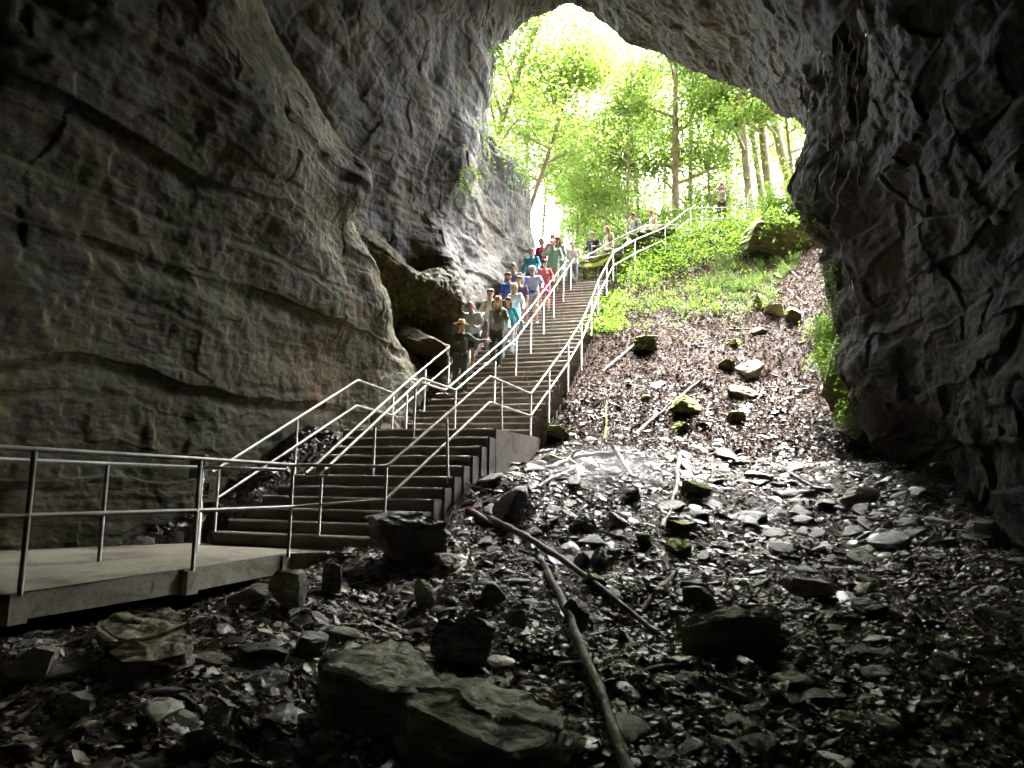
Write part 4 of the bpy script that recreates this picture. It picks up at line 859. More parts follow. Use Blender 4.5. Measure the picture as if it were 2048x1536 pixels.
# ------------------------------------------------------------------ logs and branches
def branch(name, pts, r0, r1, mat, label, seed, lift=.0, forks=(), cat='branch', group=None):
    rb = np.random.default_rng(seed); W = []
    for k, p in enumerate(pts):
        g = ground_hit(*p[:2]); W.append(g + A(0, 0, (r0 + (r1 - r0) * k / (len(pts) - 1)) * .8 + (p[2] if len(p) > 2 else lift)))
    n = 10 * len(W)
    if seed == 1: W[-1] = W[-1] + (W[-1] - W[0]) * .12
    if cat == 'log': W = [W[0] + (W[-1] - W[0]) * t + A(0, 0, .10 * math.sin(t * math.pi)) for t in np.linspace(0, 1, len(W))]
    C_ = bez(W, n); L = np.linalg.norm(np.diff(C_, axis=0), axis=1).sum()
    s = np.linspace(0, L, n); wob = np.stack([fbm(np.c_[s * 3, s * 0 + seed, s * 0 + k], 3, 3) for k in range(3)], -1) * (r0 * .55 if cat != 'log' else .008); C_ = C_ + wob * A(1, 1, .5)
    rr_ = np.linspace(r0, r1, n) * (1 + .16 * fbm(np.c_[s * 6, s * 0, s * 0 + seed], 2, 5)); mb = MB(); mb.tube(C_, rr_, 9)
    for t, dx, dy, l in forks:
        i = int(t * (n - 1)); b = C_[i]; e = b + A(dx, dy, .25) * l; e[2] = max(e[2], gzi(e[0], e[1])[0] + .02); md = (b + e) / 2 + A(0, 0, .04); mb.tube(bez([b, md, e], 8), np.linspace(rr_[i] * .7, r1 * .5, 8), 6)
    o = mb.build(name, mat, None, True); tag(o, label, cat, group); return o
Wd, Wr = MAT['wood'], MAT['wood_red']
branch('log', [(1078, 1118), (1120, 1225), (1165, 1340), (1205, 1440), (1243, 1526)], .034, .042, Wd, 'long straight bleached log pointing at the camera', 1, cat='log')
branch('log', [(975, 1048, .05), (1080, 1108, .12), (1190, 1190, .06), (1318, 1275, .0)], .046, .024, Wd, 'long pale log crossing over the end of the other log', 2, cat='log')
branch('log', [(936, 1026), (988, 1058)], .05, .045, Wr, 'short reddish rotten log end', 3, cat='log')
branch('branch', [(788, 1242), (868, 1188), (926, 1132), (938, 1090), (950, 1058)], .03, .015, Wd, 'grey forked branch curving up through the rubble left of the logs', 4, forks=((.1, .35, -.5, .35), (.55, .5, .4, .3)))
branch('branch', [(1358, 938, .25), (1352, 985), (1326, 1062)], .045, .03, Wd, 'pale pointed stick standing out of the wet stones', 5)
branch('branch', [(1050, 950), (1110, 938), (1160, 915), (1275, 905)], .05, .035, Wd, 'long thick grey branch lying across the spray zone', 6, forks=((.6, .3, -.8, .5),))
branch('branch', [(1228, 915, .15), (1248, 942, .1), (1262, 962)], .05, .03, Wd, 'short bent bleached root in the spray zone', 7)
branch('branch', [(1060, 985), (1120, 952), (1175, 925)], .03, .02, Wd, 'thin straight stick left of the bleached root', 8)
branch('branch', [(1422, 878), (1470, 920), (1545, 958)], .035, .02, Wd, 'thin dark branch sloping down right below the mossy rocks', 9, forks=((.5, .6, .2, .4),))
branch('branch', [(1572, 945), (1640, 985), (1712, 1030)], .03, .024, Wd, 'white bare stick, upper of two near the right wall', 10)
branch('branch', [(1686, 1036), (1750, 1042), (1808, 1050)], .03, .02, Wd, 'white bare stick, lower of two near the right wall', 11)
branch('branch', [(1278, 1232), (1310, 1190), (1356, 1140)], .024, .016, Wd, 'crooked stick rising to the right from the end of the crossing log', 12, forks=((.4, .5, .1, .3),))
branch('branch', [(1270, 870), (1340, 810), (1424, 742)], .03, .016, Wd, 'thin stick lying up the leaf slope past the tallest mossy rock', 13)
branch('branch', [(1205, 745), (1270, 690), (1300, 660)], .03, .02, Wd, 'stick pointing up the slope near the upper stairs', 14)
branch('branch', [(1120, 872), (1200, 838), (1330, 800)], .03, .016, Wd, 'thin branch across the slope right of the landing', 15)
branch('branch', [(1210, 885), (1214, 830, .2)], .03, .02, MAT['rock_moss'], 'short mossy stub standing in the slope', 16)
branch('branch', [(1540, 545), (1580, 585), (1612, 612)], .035, .03, Wr, 'exposed root running down the eroded gully', 17)
branch('branch', [(1555, 515), (1600, 560), (1650, 600)], .03, .03, Wr, 'bare root beside the right wall above the gully', 18)
branch('branch', [(900, 945), (935, 985), (985, 1000)], .02, .01, Wd, 'slender twig arching beside the stair side wall', 19, lift=.12)
branch('branch', [(1075, 1060), (1160, 1058), (1260, 1080), (1330, 1085)], .02, .014, Wd, 'long thin stick lying level behind the log crossing', 20)
branch('branch', [(955, 1268), (1010, 1275), (1060, 1300)], .03, .02, Wd, 'dark stick behind the two lobed boulder', 22)
branch('branch', [(40, 1195), (260, 1170)], .0, .0, Wd, 'x', 23) if False else None
rb = np.random.default_rng(8); k = 0
for k in range(90):
    if k < 48: px, py = rb.uniform(1120, 1650), rb.uniform(640, 860)
    else: px, py = rb.uniform(900, 1950), rb.uniform(880, 1400)
    l = rb.uniform(40, 110) * (1 if py < 860 else (py - 600) / 400); a = rb.uniform(-.7, .9)
    pts = [(px, py), (px + l * .5 * math.cos(a) + rb.normal(0, 6), py + .45 * l * .5 * math.sin(a)), (px + l * math.cos(a), py + .45 * l * math.sin(a))]
    branch('twig', pts, rb.uniform(.012, .026), .008, Wd if rb.random() < .7 else Wr, 'thin fallen twig lying on the ground', 100 + k, cat='twig', group='fallen twigs on the ground', forks=((.5, rb.normal(), rb.normal(), .2),))

# ------------------------------------------------------------------ plants
def leaf_mat(name, base, trans, k=.55):
    m, n, b = new_mat(name); at = node(n, 'ShaderNodeAttribute', attribute_name='tint')
    n.links.new(mix(n, 1.0, at.outputs['Color'], base, 'MULTIPLY'), b.inputs['Base Color']); b.inputs['Roughness'].default_value = .5; b.inputs['Specular IOR Level'].default_value = .3
    t = node(n, 'ShaderNodeBsdfTranslucent'); x = node(n, 'ShaderNodeMixShader'); x.inputs[0].default_value = k
    n.links.new(mix(n, 1.0, at.outputs['Color'], trans, 'MULTIPLY'), t.inputs[0]); n.links.new(b.outputs[0], x.inputs[1]); n.links.new(t.outputs[0], x.inputs[2])
    n.links.new(x.outputs[0], n.nodes['Material Output'].inputs['Surface']); return m
MAT['leaf'] = leaf_mat('tree_leaf', (.085, .135, .03), (.19, .29, .05)); MAT['leaf_low'] = leaf_mat('undergrowth_leaf', (.07, .13, .018), (.14, .26, .022)); MAT['grass'] = leaf_mat('grass_blade', (.09, .13, .035), (.12, .19, .04), .4)
def quad_leaves(pos, size, rng, up=.9, narrow=.55, tint=.25, nrm=None):
    """flat pointed leaves (two triangles folded along the midrib)"""
    n = len(pos); T = np.array([[0, -.5, 0], [.5, -.05, .10], [0, .5, 0], [-.5, -.05, .10]]); V = np.repeat(T[None], n, 0)
    V[:, :, 0] *= narrow * rng.uniform(.75, 1.3, (n, 1)); V = V * np.asarray(size).reshape(-1, 1, 1)
    z = (np.array([0, 0, up]) if nrm is None else nrm * up) + rng.normal(0, .55, (n, 3)); z /= np.linalg.norm(z, axis=1)[:, None]
    x = np.cross(rng.normal(size=(n, 3)), z); x /= np.linalg.norm(x, axis=1)[:, None]; y = np.cross(z, x)
    W = V[:, :, :1] * x[:, None] + V[:, :, 1:2] * y[:, None] + V[:, :, 2:] * z[:, None] + pos[:, None]
    F = (np.array([[0, 1, 2], [0, 2, 3]])[None] + np.arange(n)[:, None, None] * 4).reshape(-1, 3)
    t = np.exp(rng.normal(0, tint, (n, 1))) * np.c_[np.exp(rng.normal(0, .18, n)), np.ones(n), np.exp(rng.normal(0, .2, n))]
    return W.reshape(-1, 3), F, np.repeat(t, 4, 0)
def tree(base, h, r, label, seed, lean=(0, 0), crown=(.35, 1.0), spread=3.0, nleaf=5000, leaf=.15, limbs=11, name='broadleaf_tree', group=None, trunk_bare=.3, squash=.55):
    rt = np.random.default_rng(seed); base = np.asarray(base, float); o = empty(name, tuple(base)); tag(o, label, 'tree', group)
    top = A(lean[0], lean[1], h); mb = MB(); ctl = [A(0, 0, -.4), A(0, 0, 0)] + [top * t + A(*(rt.normal(0, .12, 2) * t * h * .12), 0) for t in (.3, .6, .85, 1)]
    tr = bez(ctl, 26); rad_ = np.interp(np.linspace(0, 1, 26), [0, .12, .3, 1], [r * 1.35, r * 1.05, r * .85, r * .18]); mb.tube(tr, rad_, 9)
    tips = []
    for k in range(limbs):
        t = crown[0] + (crown[1] - crown[0]) * (k + rt.uniform(0, .9)) / limbs; i = min(25, int(t * 25)); b = tr[i]; a = rt.uniform(0, 6.28) + k * 2.4
        L = spread * (1.15 - .75 * (t - crown[0]) / (crown[1] - crown[0] + 1e-6)) * rt.uniform(.6, 1.15); e = b + A(math.cos(a) * L, math.sin(a) * L, L * rt.uniform(.1, .65)); md = b * .45 + e * .55 + A(0, 0, L * rt.uniform(.0, .18))
        lb = bez([b, md, e], 9); mb.tube(lb, np.linspace(rad_[i] * .5 + .008, .010, 9), 6); tips += [lb[4], lb[6], lb[8]]
        for j in range(3):
            q = lb[rt.integers(3, 9)]; e2 = q + rt.normal(0, 1, 3) * A(.5, .5, .28) * L * .5; mb.tube([q, (q + e2) / 2 + rt.normal(0, .05, 3), e2], [.014, .01, .006], 5); tips.append(e2)
    mb.build('trunk', MAT['bark'], o)
    tips = np.array(tips); nleaf = int(nleaf * 2.0); leaf = leaf * 1.15; per = max(1, nleaf // len(tips)); pos = []
    for c in tips:
        m = int(per * rt.uniform(.4, 1.7)); d = rt.normal(0, 1, (m, 3)) * A(1, 1, squash) * spread * .21 * rt.uniform(.7, 1.3)
        lay = np.round(d[:, 2] / .25 + rt.uniform(0, 1)) * .25; d[:, 2] = d[:, 2] * .45 + lay * .55; pos.append(c + d)
    pos = np.concatenate(pos); V, F, Cc = quad_leaves(pos, rt.uniform(.7, 1.25, len(pos)) * leaf, rt)
    cl = np.exp(.22 * fbm(pos * .7, 2, seed)); Cc = Cc * np.repeat(cl, 4)[:, None]
    mesh_obj('crown', V, F, MAT['leaf'], o, True, attr=Cc); return o
def gpt(px, Y, dz=0.0):
    X = P(px, 400, Y)[0]; return A(X, Y, gzi(X, Y)[0] + dz)
GT = 'trees on the slope outside the cave'
TR = [
 (1352, 36, 15, .26, 'grey tree with a straight bare trunk behind the second flight of stairs', 1, (.0, .5), (.42, 1), 3.4, 5200, .16),
 (1508, 35, 14, .26, 'leftmost of the four thick leaning trunks by the right wall', 2, (-.8, .4), (.5, 1), 3.0, 4200, .16),
 (1532, 39, 15, .24, 'second of the four thick leaning trunks by the right wall', 3, (-1.3, 0), (.5, 1), 3.2, 3800, .17),
 (1566, 36, 15, .30, 'third of the four thick leaning trunks by the right wall', 4, (-2.2, 0), (.5, 1), 3.2, 3800, .16),
 (1612, 37, 15, .34, 'rightmost and thickest of the four leaning trunks by the right wall', 5, (-2.6, 0), (.5, 1), 3.2, 3800, .16),
 (1212, 38, 9.5, .10, 'slim young tree with fine upright branches in the middle of the opening', 6, (.2, 0), (.25, 1), 2.6, 4200, .14),
 (1178, 41, 8, .09, 'short slim sapling left of the slim young tree', 7, (-.3, 0), (.2, 1), 2.2, 3000, .14),
 (1285, 42, 13, .16, 'tall tree with layered leaf sprays left of the straight bare trunk', 8, (-.3, 0), (.2, 1), 3.4, 5200, .17),
 (1420, 37, 10, .12, 'leafy young tree between the bare trunk and the leaning trunks', 9, (.2, 0), (.12, 1), 2.6, 4600, .15),
 (1460, 44, 16, .2, 'tall tree filling the gap left of the leaning trunks', 10, (0, 0), (.15, 1), 4.0, 5600, .18),
 (1325, 48, 18, .2, 'tall tree rising far behind the straight bare trunk', 11, (0, 0), (.2, 1), 4.4, 5600, .2),
 (1150, 50, 10, .16, 'spreading tree far behind the shrub at the stair head', 12, (0, 0), (.1, 1), 3.6, 4000, .19),
 (1590, 32, 9, .12, 'leafy sapling close beside the right wall', 13, (-.5, 0), (.08, 1), 2.2, 3600, .15),
 (1262, 36, 12.5, .12, 'young tree with low leafy limbs just right of the slim young tree', 15, (-.3, 0), (.2, 1), 3.0, 6000, .15),
 (1118, 45, 11.5, .14, 'leafy tree left of the slim young tree, above the bare shrub', 16, (.3, 0), (.15, 1), 3.4, 6000, .17),
 (1185, 57, 17, .2, 'far tall tree seen left of the slim young tree', 17, (0, 0), (.15, 1), 4.6, 5200, .22),
 (1150, 41, 16.5, .13, 'tall thin trunked tree whose crown fills the top of the opening', 18, (.5, 0), (.45, 1), 3.6, 7000, .17),
 (1080, 46, 17, .16, 'tall tree behind the left rim of the opening', 19, (.6, 0), (.4, 1), 3.8, 6500, .18),
 (1240, 54, 17, .2, 'distant tall tree behind the slim young tree', 14, (0, 0), (.15, 1), 4.4, 4600, .22)]
for px, Y, h, r, lab, sd, lean, cr, sp, nl, lf in TR: tree(gpt(px, Y), h, r, lab, sd, lean, cr, sp, nl, lf, limbs=12, group=GT)
# maple whose branches hang down over the opening from the left
b0_ = gpt(880, 33)
tree(b0_, 13.5, .3, 'broad tree standing left of the opening with branches hanging across its top', 31, (4.2, -2.0), (.42, 1), 5.0, 10000, .15, limbs=16, group=GT)
tree(gpt(985, 32), 12.5, .16, 'slim leaning tree with drooping sprays across the top of the opening', 32, (4.2, -1.0), (.5, 1), 3.0, 6500, .14, limbs=14, group=GT)
tree(gpt(1760, 33), 15, .2, 'tree hidden by the right wall with branches reaching under the roof lip', 34, (-4.5, -1.0), (.5, 1), 3.4, 5500, .15, limbs=13, group=GT)
tree(gpt(1390, 40), 17, .2, 'tall leafy tree between the bare trunk and the roof lip', 35, (-.5, 0), (.3, 1), 3.8, 6000, .17, limbs=14, group=GT)
tree(gpt(1010, 36), 12.5, .2, 'tree standing close to the left edge of the opening', 33, (1.6, -.5), (.5, 1), 3.0, 4200, .15, limbs=12, group=GT)
# bare branched shrub and bushes behind the stair head
def bush(px, Y, h, wd, label, seed, nl, lf=.1, stems=9, name='bush', bare=False, z=None):
    rt = np.random.default_rng(seed); b = gpt(px, Y); o = empty(name, tuple(b)); tag(o, label, 'bush'); mb = MB(); tips = []
    for k in range(stems):
        a = rt.uniform(0, 6.28); e = A(math.cos(a) * wd * rt.uniform(.3, 1), math.sin(a) * wd * rt.uniform(.3, 1), h * rt.uniform(.55, 1)); c = bez([A(0, 0, -.2), e * A(.3, .3, .5) + rt.normal(0, .06, 3), e], 9)
        mb.tube(c, np.linspace(.03 if bare else .02, .006, 9), 6); tips += [c[5], c[8]]
        for j in range(6 if bare else 3):
            q = c[rt.integers(3, 9)]; e2 = q + rt.normal(0, 1, 3) * A(.35, .35, .25) * h * .35; mb.tube([q, (q + e2) / 2 + rt.normal(0, .05, 3), e2], [.012, .009, .005], 5); tips.append(e2)
    mb.build('stems', MAT['bark'], o); tips = np.array(tips); pos = np.repeat(tips, max(1, nl // len(tips)), 0); pos = pos + rt.normal(0, 1, pos.shape) * A(.17, .17, .12) * h
    pos[:, 2] = np.maximum(pos[:, 2], .05); V, F, Cc = quad_leaves(pos, rt.uniform(.7, 1.3, len(pos)) * lf, rt); mesh_obj('foliage', V, F, MAT['leaf_low'], o, True, attr=Cc)
bush(1135, 30.5, 2.3, 1.3, 'half bare many branched shrub behind the stair head', 41, 500, .08, 14, 'shrub', True)
bush(1075, 31, 1.6, .9, 'green bush between the left rock edge and the bare shrub', 42, 1500)
bush(1200, 33, 2.6, 1.5, 'bright bush right of the half bare shrub', 43, 2600)
bush(1260, 34, 2.6, 1.6, 'bright bush behind the two people at the stone wall', 44, 2600)
bush(1310, 35, 2.4, 1.6, 'bright bush left of the straight bare trunk', 45, 2600)
bush(1405, 33, 2.4, 1.4, 'bright bush left of the person with the camera', 46, 2200)
bush(1490, 33, 2.2, 1.3, 'bright bush behind the pale marker post', 47, 2200)
bush(1545, 29.5, 1.8, 1.2, 'leafy bush on the bank above the huge mossy boulder', 48, 2400)
bush(1600, 28.5, 1.9, 1.2, 'leafy bush between the huge mossy boulder and the right wall', 49, 2400)
# far wood
rw = np.random.default_rng(60); n_ = 42000; Y = rw.uniform(56, 85, n_); X = rw.uniform(-.02, .62, n_) * Y; g = gzi(X, Y); hmax = np.interp(X / Y, [0, .06, .12, .2, .5], [3, 3, 12, 26, 30]) * (1 + .25 * fbm(np.c_[X * .15, Y * .15, X * 0], 2, 3))
Zw = g + rw.random(n_) * hmax; pos = np.c_[X, Y, Zw]; keep = fbm(pos * .22, 3, 9) > -.22; pos = pos[keep]
V, F, Cc = quad_leaves(pos, rw.uniform(.35, .7, len(pos)), rw); tag(mesh_obj('woods', V, F, MAT['leaf'], attr=Cc), 'far green woods beyond the near trees', None, None, 'stuff')
# plants growing on the top of the bank
def poly_pts(poly, n, rng):
    """ground points inside a patch whose outline is given by ground points seen at these pixels"""
    G = np.array([ground_hit(*p)[:2] for p in poly]); lo, hi = G.min(0), G.max(0); q = rng.uniform(lo, hi, (n * 3, 2)); ins = np.zeros(len(q), bool); j = len(G) - 1
    for i in range(len(G)):
        c = ((G[i, 1] > q[:, 1]) != (G[j, 1] > q[:, 1])) & (q[:, 0] < (G[j, 0] - G[i, 0]) * (q[:, 1] - G[i, 1]) / (G[j, 1] - G[i, 1] + 1e-12) + G[i, 0]); ins ^= c; j = i
    q = q[ins][:n]; return q[in_stairs(q) > 1e8]
ru = np.random.default_rng(61); pos = []; szs = []
for poly, n, hh in [([(1250, 545), (1300, 500), (1390, 470), (1500, 455), (1560, 480), (1500, 520), (1420, 545), (1330, 560), (1250, 600)], 330, .8), ([(1210, 640), (1250, 560), (1400, 560), (1540, 540), (1520, 600), (1360, 620), (1240, 640)], 120, .3), ([(1260, 640), (1400, 600), (1560, 600), (1480, 680), (1300, 690)], 38, .25),
                    ([(1190, 680), (1200, 630), (1245, 600), (1240, 680)], 110, .45), ([(1520, 500), (1600, 420), (1640, 440), (1600, 500)], 80, .5)]:
    q = poly_pts(poly, n, ru); z = gzi(q[:, 0], q[:, 1])
    for (x, y), zz_ in zip(q, z):
        h = hh * ru.uniform(.4, 1.25); m = int(10 + 22 * h)
        pos.append(A(x, y, zz_) + np.c_[ru.normal(0, .16 + .15 * h, (m, 2)), ru.uniform(.15, 1, m) * h]); szs.append(ru.uniform(.06, .115, m) * (.8 + .4 * h))
pos = np.concatenate(pos); V, F, Cc = quad_leaves(pos, np.concatenate(szs), ru); tag(mesh_obj('undergrowth', V, F, MAT['leaf_low'], attr=Cc), 'bright green leafy plants growing over the top of the bank', None, None, 'stuff')
def blades(pts, rng, h, n):
    b = np.repeat(pts, n, 0) + np.c_[rng.normal(0, .07, (len(pts) * n, 2)), np.zeros(len(pts) * n)]; m = len(b); d = np.c_[rng.normal(0, .5, (m, 2)), np.ones(m)] * (h * rng.uniform(.5, 1.2, m))[:, None]; s = rng.normal(0, 1, (m, 3)) * A(1, 1, 0); s = s / np.linalg.norm(s, axis=1)[:, None] * .007
    mid = b + d * .6; tip = b + d + np.c_[d[:, :2] * .5, -np.abs(d[:, 2]) * .15]; V = np.stack([b - s, b + s, mid + s, mid - s, tip], 1).reshape(-1, 3); o = np.arange(m)[:, None, None] * 5
    return V, [(np.array([[0, 1, 2, 3]])[None] + o).reshape(-1, 4), (np.array([[3, 2, 4]])[None] + o).reshape(-1, 3)], np.repeat(np.exp(rng.normal(0, .25, (m, 1))) * np.ones(3), 5, 0)
q = np.r_[poly_pts([(1400, 560), (1480, 480), (1530, 500), (1600, 520), (1560, 560), (1450, 590)], 120, ru), poly_pts([(1240, 620), (1400, 570), (1560, 560), (1540, 640), (1380, 640)], 60, ru)]
V, F, Cc = blades(np.c_[q, gzi(q[:, 0], q[:, 1])], ru, .32, 22); tag(mesh_obj('grass', V, F, MAT['grass'], attr=Cc), 'tufts of thin grass on the bank below the huge mossy boulder', None, None, 'stuff')

# ------------------------------------------------------------------ things growing on and hanging from the rock
bpy.context.view_layer.update(); _dg = bpy.context.evaluated_depsgraph_get()
def hit(px, py, names=('cave_wall', 'cave_ceiling', 'cliff_face', 'ledge_rock', 'boulder', 'mossy_rock')):
    """first rock surface seen at a pixel"""
    d = (px - 1024) / FPX * _r + (768 - py) / FPX * _u + _f; d = Vector(d / np.linalg.norm(d)); o = Vector((0, 0, EYE))
    for _ in range(12):
        ok, loc, nrm, fi, ob, mx = S.ray_cast(_dg, o, d)
        if not ok: return None, None
        if ob.name.split('.')[0] in names: return np.array(loc), np.array(nrm if nrm.dot(d) < 0 else -nrm)
        o = loc + d * .02
    return None, None
def fern(pxs, label, seed, l=.35, n=26, size=.05, droop=1.0, name='hanging_fern', cat='fern'):
    rt = np.random.default_rng(seed); pos = []; mb = MB(); c0 = None
    for px, py in pxs:
        for k in range(n):
            p, nr = hit(px + rt.normal(0, 9), py + rt.normal(0, 12))
            if p is None or nr is None: continue
            d = nr * rt.uniform(.3, 1) + rt.normal(0, .35, 3) + A(0, 0, .3); e = p + d / np.linalg.norm(d) * l * rt.uniform(.5, 1.1); e2 = e + A(0, 0, -l * .6 * droop) + nr * l * .15; c = bez([p, e * .6 + p * .4 + A(0, 0, .05), e, e2], 9)
            mb.tube(c, .004, 4, False); pos.append(np.repeat(c[2:], 2, 0) + rt.normal(0, .022, (14, 3)))
    if not pos: return
    pos = np.concatenate(pos); o = empty(name, tuple(pos.mean(0))); tag(o, label, cat); V, F, Cc = quad_leaves(pos - pos.mean(0), rt.uniform(.7, 1.3, len(pos)) * size, rt); mesh_obj('fronds', V, F, MAT['leaf_low'], o, True, attr=Cc)
    mb.V = [v - pos.mean(0) for v in mb.V]; mb.build('stems', MAT['leaf_low'], o) if False else None
fern([(1672, 560), (1668, 620), (1672, 660)], 'bright ferns down the upper edge of the rock ledge at the right wall', 1, .3, 22)
fern([(1662, 700), (1668, 740), (1655, 720)], 'bright ferns on the middle of the rock ledge at the right wall', 2, .34, 24)
fern([(1640, 670), (1620, 660)], 'small fern growing left of the rock ledge', 3, .3, 20)
fern([(1690, 840), (1700, 800)], 'yellowish fern at the bottom of the rock ledge', 4, .3, 18)
fern([(985, 110), (988, 150), (990, 190)], 'green creeper hanging down the upper left rim of the opening', 5, .5, 20, .08)
fern([(975, 275), (1000, 300), (1018, 335)], 'fern fringe along the notch in the left rim of the opening', 6, .55, 20, .08)
fern([(940, 335), (928, 365)], 'fern tuft on the ridge of the wall left of the opening', 7, .4, 14, .06)
fern([(1048, 350), (1050, 375)], 'small fern on the outermost corner of the left rim', 8, .4, 14, .07)
fern([(1540, 440), (1580, 430), (1610, 445)], 'fern fronds draped over the huge mossy boulder', 9, .5, 20, .09)
# pale roots trailing down the right wall
MAT['root'] = plain('pale_root', (.5, .47, .41), .6, 0, .3, 12, .3)
def hanging_root(x0, y0, x1, y1, label, seed, r=.017):
    rt = np.random.default_rng(seed); pts = []; n = max(6, int(abs(y1 - y0) / 14))
    for k in range(n):
        t = k / (n - 1); p, nr = hit(x0 + (x1 - x0) * t + 3 * math.sin(k * .9 + seed) + rt.normal(0, 2.5), y0 + (y1 - y0) * t, ('cave_wall', 'ledge_rock'))
        if p is not None and p[1] < 17: pts.append(p + nr * .02)
    if len(pts) < 4: return
    c = bez(pts, len(pts) * 4); mb = MB(); mb.tube(c, np.linspace(r, r * .45, len(c)) * (1 + .35 * rt.normal(0, 1, len(c)).clip(-1, 1.5)), 6)
    for k in range(0, len(c) - 6, 7):
        b = c[k]; e = b + A(rt.normal(0, .05), rt.normal(0, .02), -rt.uniform(.05, .2)); mb.tube([b, (b + e) / 2 + rt.normal(0, .015, 3), e], [r * .5, r * .4, r * .2], 5)
    tag(mb.build('hanging_root', MAT['root'], None), label, 'root', 'pale roots hanging down the right wall')
for k, (a, b_, c, d, lab) in enumerate([
 (1592, 0, 1608, 110, 'short pale root at the very rim where roof and right wall meet'), (1635, 0, 1640, 150, 'pale root hanging near the top beside the rim of the right wall'), (1672, 0, 1690, 210, 'pale root in the middle of the upper right wall'),
 (1730, 0, 1735, 70, 'short pale root, farthest right at the top of the dark wall'), (1690, 120, 1680, 330, 'long pale root running down the centre of the right wall'), (1712, 190, 1722, 390, 'long pale root right of the central one'),
 (1675, 300, 1668, 440, 'pale root low on the wall above the mossy boulder'), (1625, 180, 1612, 320, 'pale root along the left rim of the right wall'), (1700, 340, 1670, 430, 'slanting pale root ending above the ledge'),
 (1650, 20, 1655, 190, 'pale root second from the roof rim, high on the right wall'), (1705, 10, 1702, 150, 'pale root right of the middle, high on the right wall'), (1690, 0, 1700, 90, 'thin pale root dropping from the top edge of the right wall'),
 (1660, 210, 1662, 300, 'short pale root between two longer ones on the right wall'), (1720, 80, 1712, 200, 'pale root joining the long root right of the central one'), (1640, 330, 1628, 400, 'short pale root near the jutting nose of the right wall'),
 (1690, 480, 1700, 600, 'pale root streak below the nose of the right wall'), (1712, 560, 1722, 680, 'pale root streak farther down the right wall above the ledge')]):
    hanging_root(a, b_, c, d, lab, 70 + k)

# ------------------------------------------------------------------ emergency phone sign by the foot of the stairs
sg = empty('phone_sign', tuple(P(396, 1080, 10.6) * A(1, 1, 0) + A(0, 0, gzi(*P(396, 1080, 10.6)[:2])[0]))); tag(sg, 'pale grey phone sign with a white handset symbol on a post beside the steps', 'sign')
z0 = sg.location.z; pz = P(412, 982, 10.6)[2] - z0; sgx = 0.0
MAT['sign_grey'] = plain('sign_grey', (.68, .72, .72), .5, 0, .08); MAT['sign_black'] = plain('sign_black', (.02, .022, .022), .5, 0, .1); MAT['sign_white'] = plain('sign_white', (.8, .8, .78), .5, 0, .03); MAT['box_dark'] = plain('dark_box', (.05, .045, .04), .6, 0, .2)
mb = MB(); mb.tube([A(-.02, .05, -.2), A(-.02, .05, pz + .45)], .03, 10); mb.build('post', MAT['steel'], sg)
mb = MB(); mb.box((.10, 0, pz), (.21, .035, .30)); o = mb.build('panel', MAT['sign_grey'], sg, False); o.modifiers.new('b', 'BEVEL').width = .008
mb = MB(); mb.box((.055, -.020, pz + .03), (.105, .008, .155)); mb.build('black_square', MAT['sign_black'], sg, False)
mb = MB(); th = np.linspace(-1.15, 1.15, 14); c = np.c_[.082 - .042 * np.cos(th), np.full(14, -.0265), pz + .03 + .048 * np.sin(th)]; mb.tube(c, [.009] * 2 + [.0055] * 10 + [.009] * 2, 8)
for s_ in (-1, 1): mb.box((.069, -.0275, pz + .03 + s_ * .045), (.022, .006, .018))
mb.build('handset_symbol', MAT['sign_white'], sg)
mb = MB(); mb.box((.055, -.0195, pz - .085), (.105, .007, .022)); mb.build('caption_bar', MAT['sign_black'], sg, False)
mb = MB(); mb.tube([A(.13, -.022, pz - .02), A(.155, -.022, pz + .002), A(.185, -.022, pz + .03)], [.012, .008, .002], 6); mb.build('arrow', MAT['sign_black'], sg)
mb = MB(); mb.box((-.10, .09, pz + .34), (.22, .14, .34)); o = mb.build('call_box', MAT['box_dark'], sg, False); o.modifiers.new('b', 'BEVEL').width = .015
# pale pointed marker at the top railing
mk = P(1500, 418, 29.8); mg = gzi(mk[0], mk[1])[0]; o = empty('marker_post', (mk[0], mk[1], mg)); tag(o, 'white pointed marker board on a post at the end of the top railing', 'marker'); dz = mk[2] - mg
mb = MB(); mb.prism([(-.10, -.03), (.10, -.03), (.10, .03), (-.10, .03)], dz + .02, dz + .50); v = mb.V[-1] if False else None
mb.add([(-.10, -.03, dz + .5), (.10, -.03, dz + .5), (.02, -.03, dz + .88), (-.10, .03, dz + .5), (.10, .03, dz + .5), (.02, .03, dz + .88)], np.array([[0, 1, 2], [5, 4, 3]])); mb.add([(-.10, -.03, dz + .5), (.10, -.03, dz + .5), (.02, -.03, dz + .88), (-.10, .03, dz + .5), (.10, .03, dz + .5), (.02, .03, dz + .88)], np.array([[0, 2, 5, 3], [1, 4, 5, 2]]))
mb.build('board', MAT['sign_white'], o, False); mb = MB(); mb.tube([A(0, .0, -.2), A(0, 0, dz + .05)], .05, 8); mb.build('post', MAT['steel'], o)
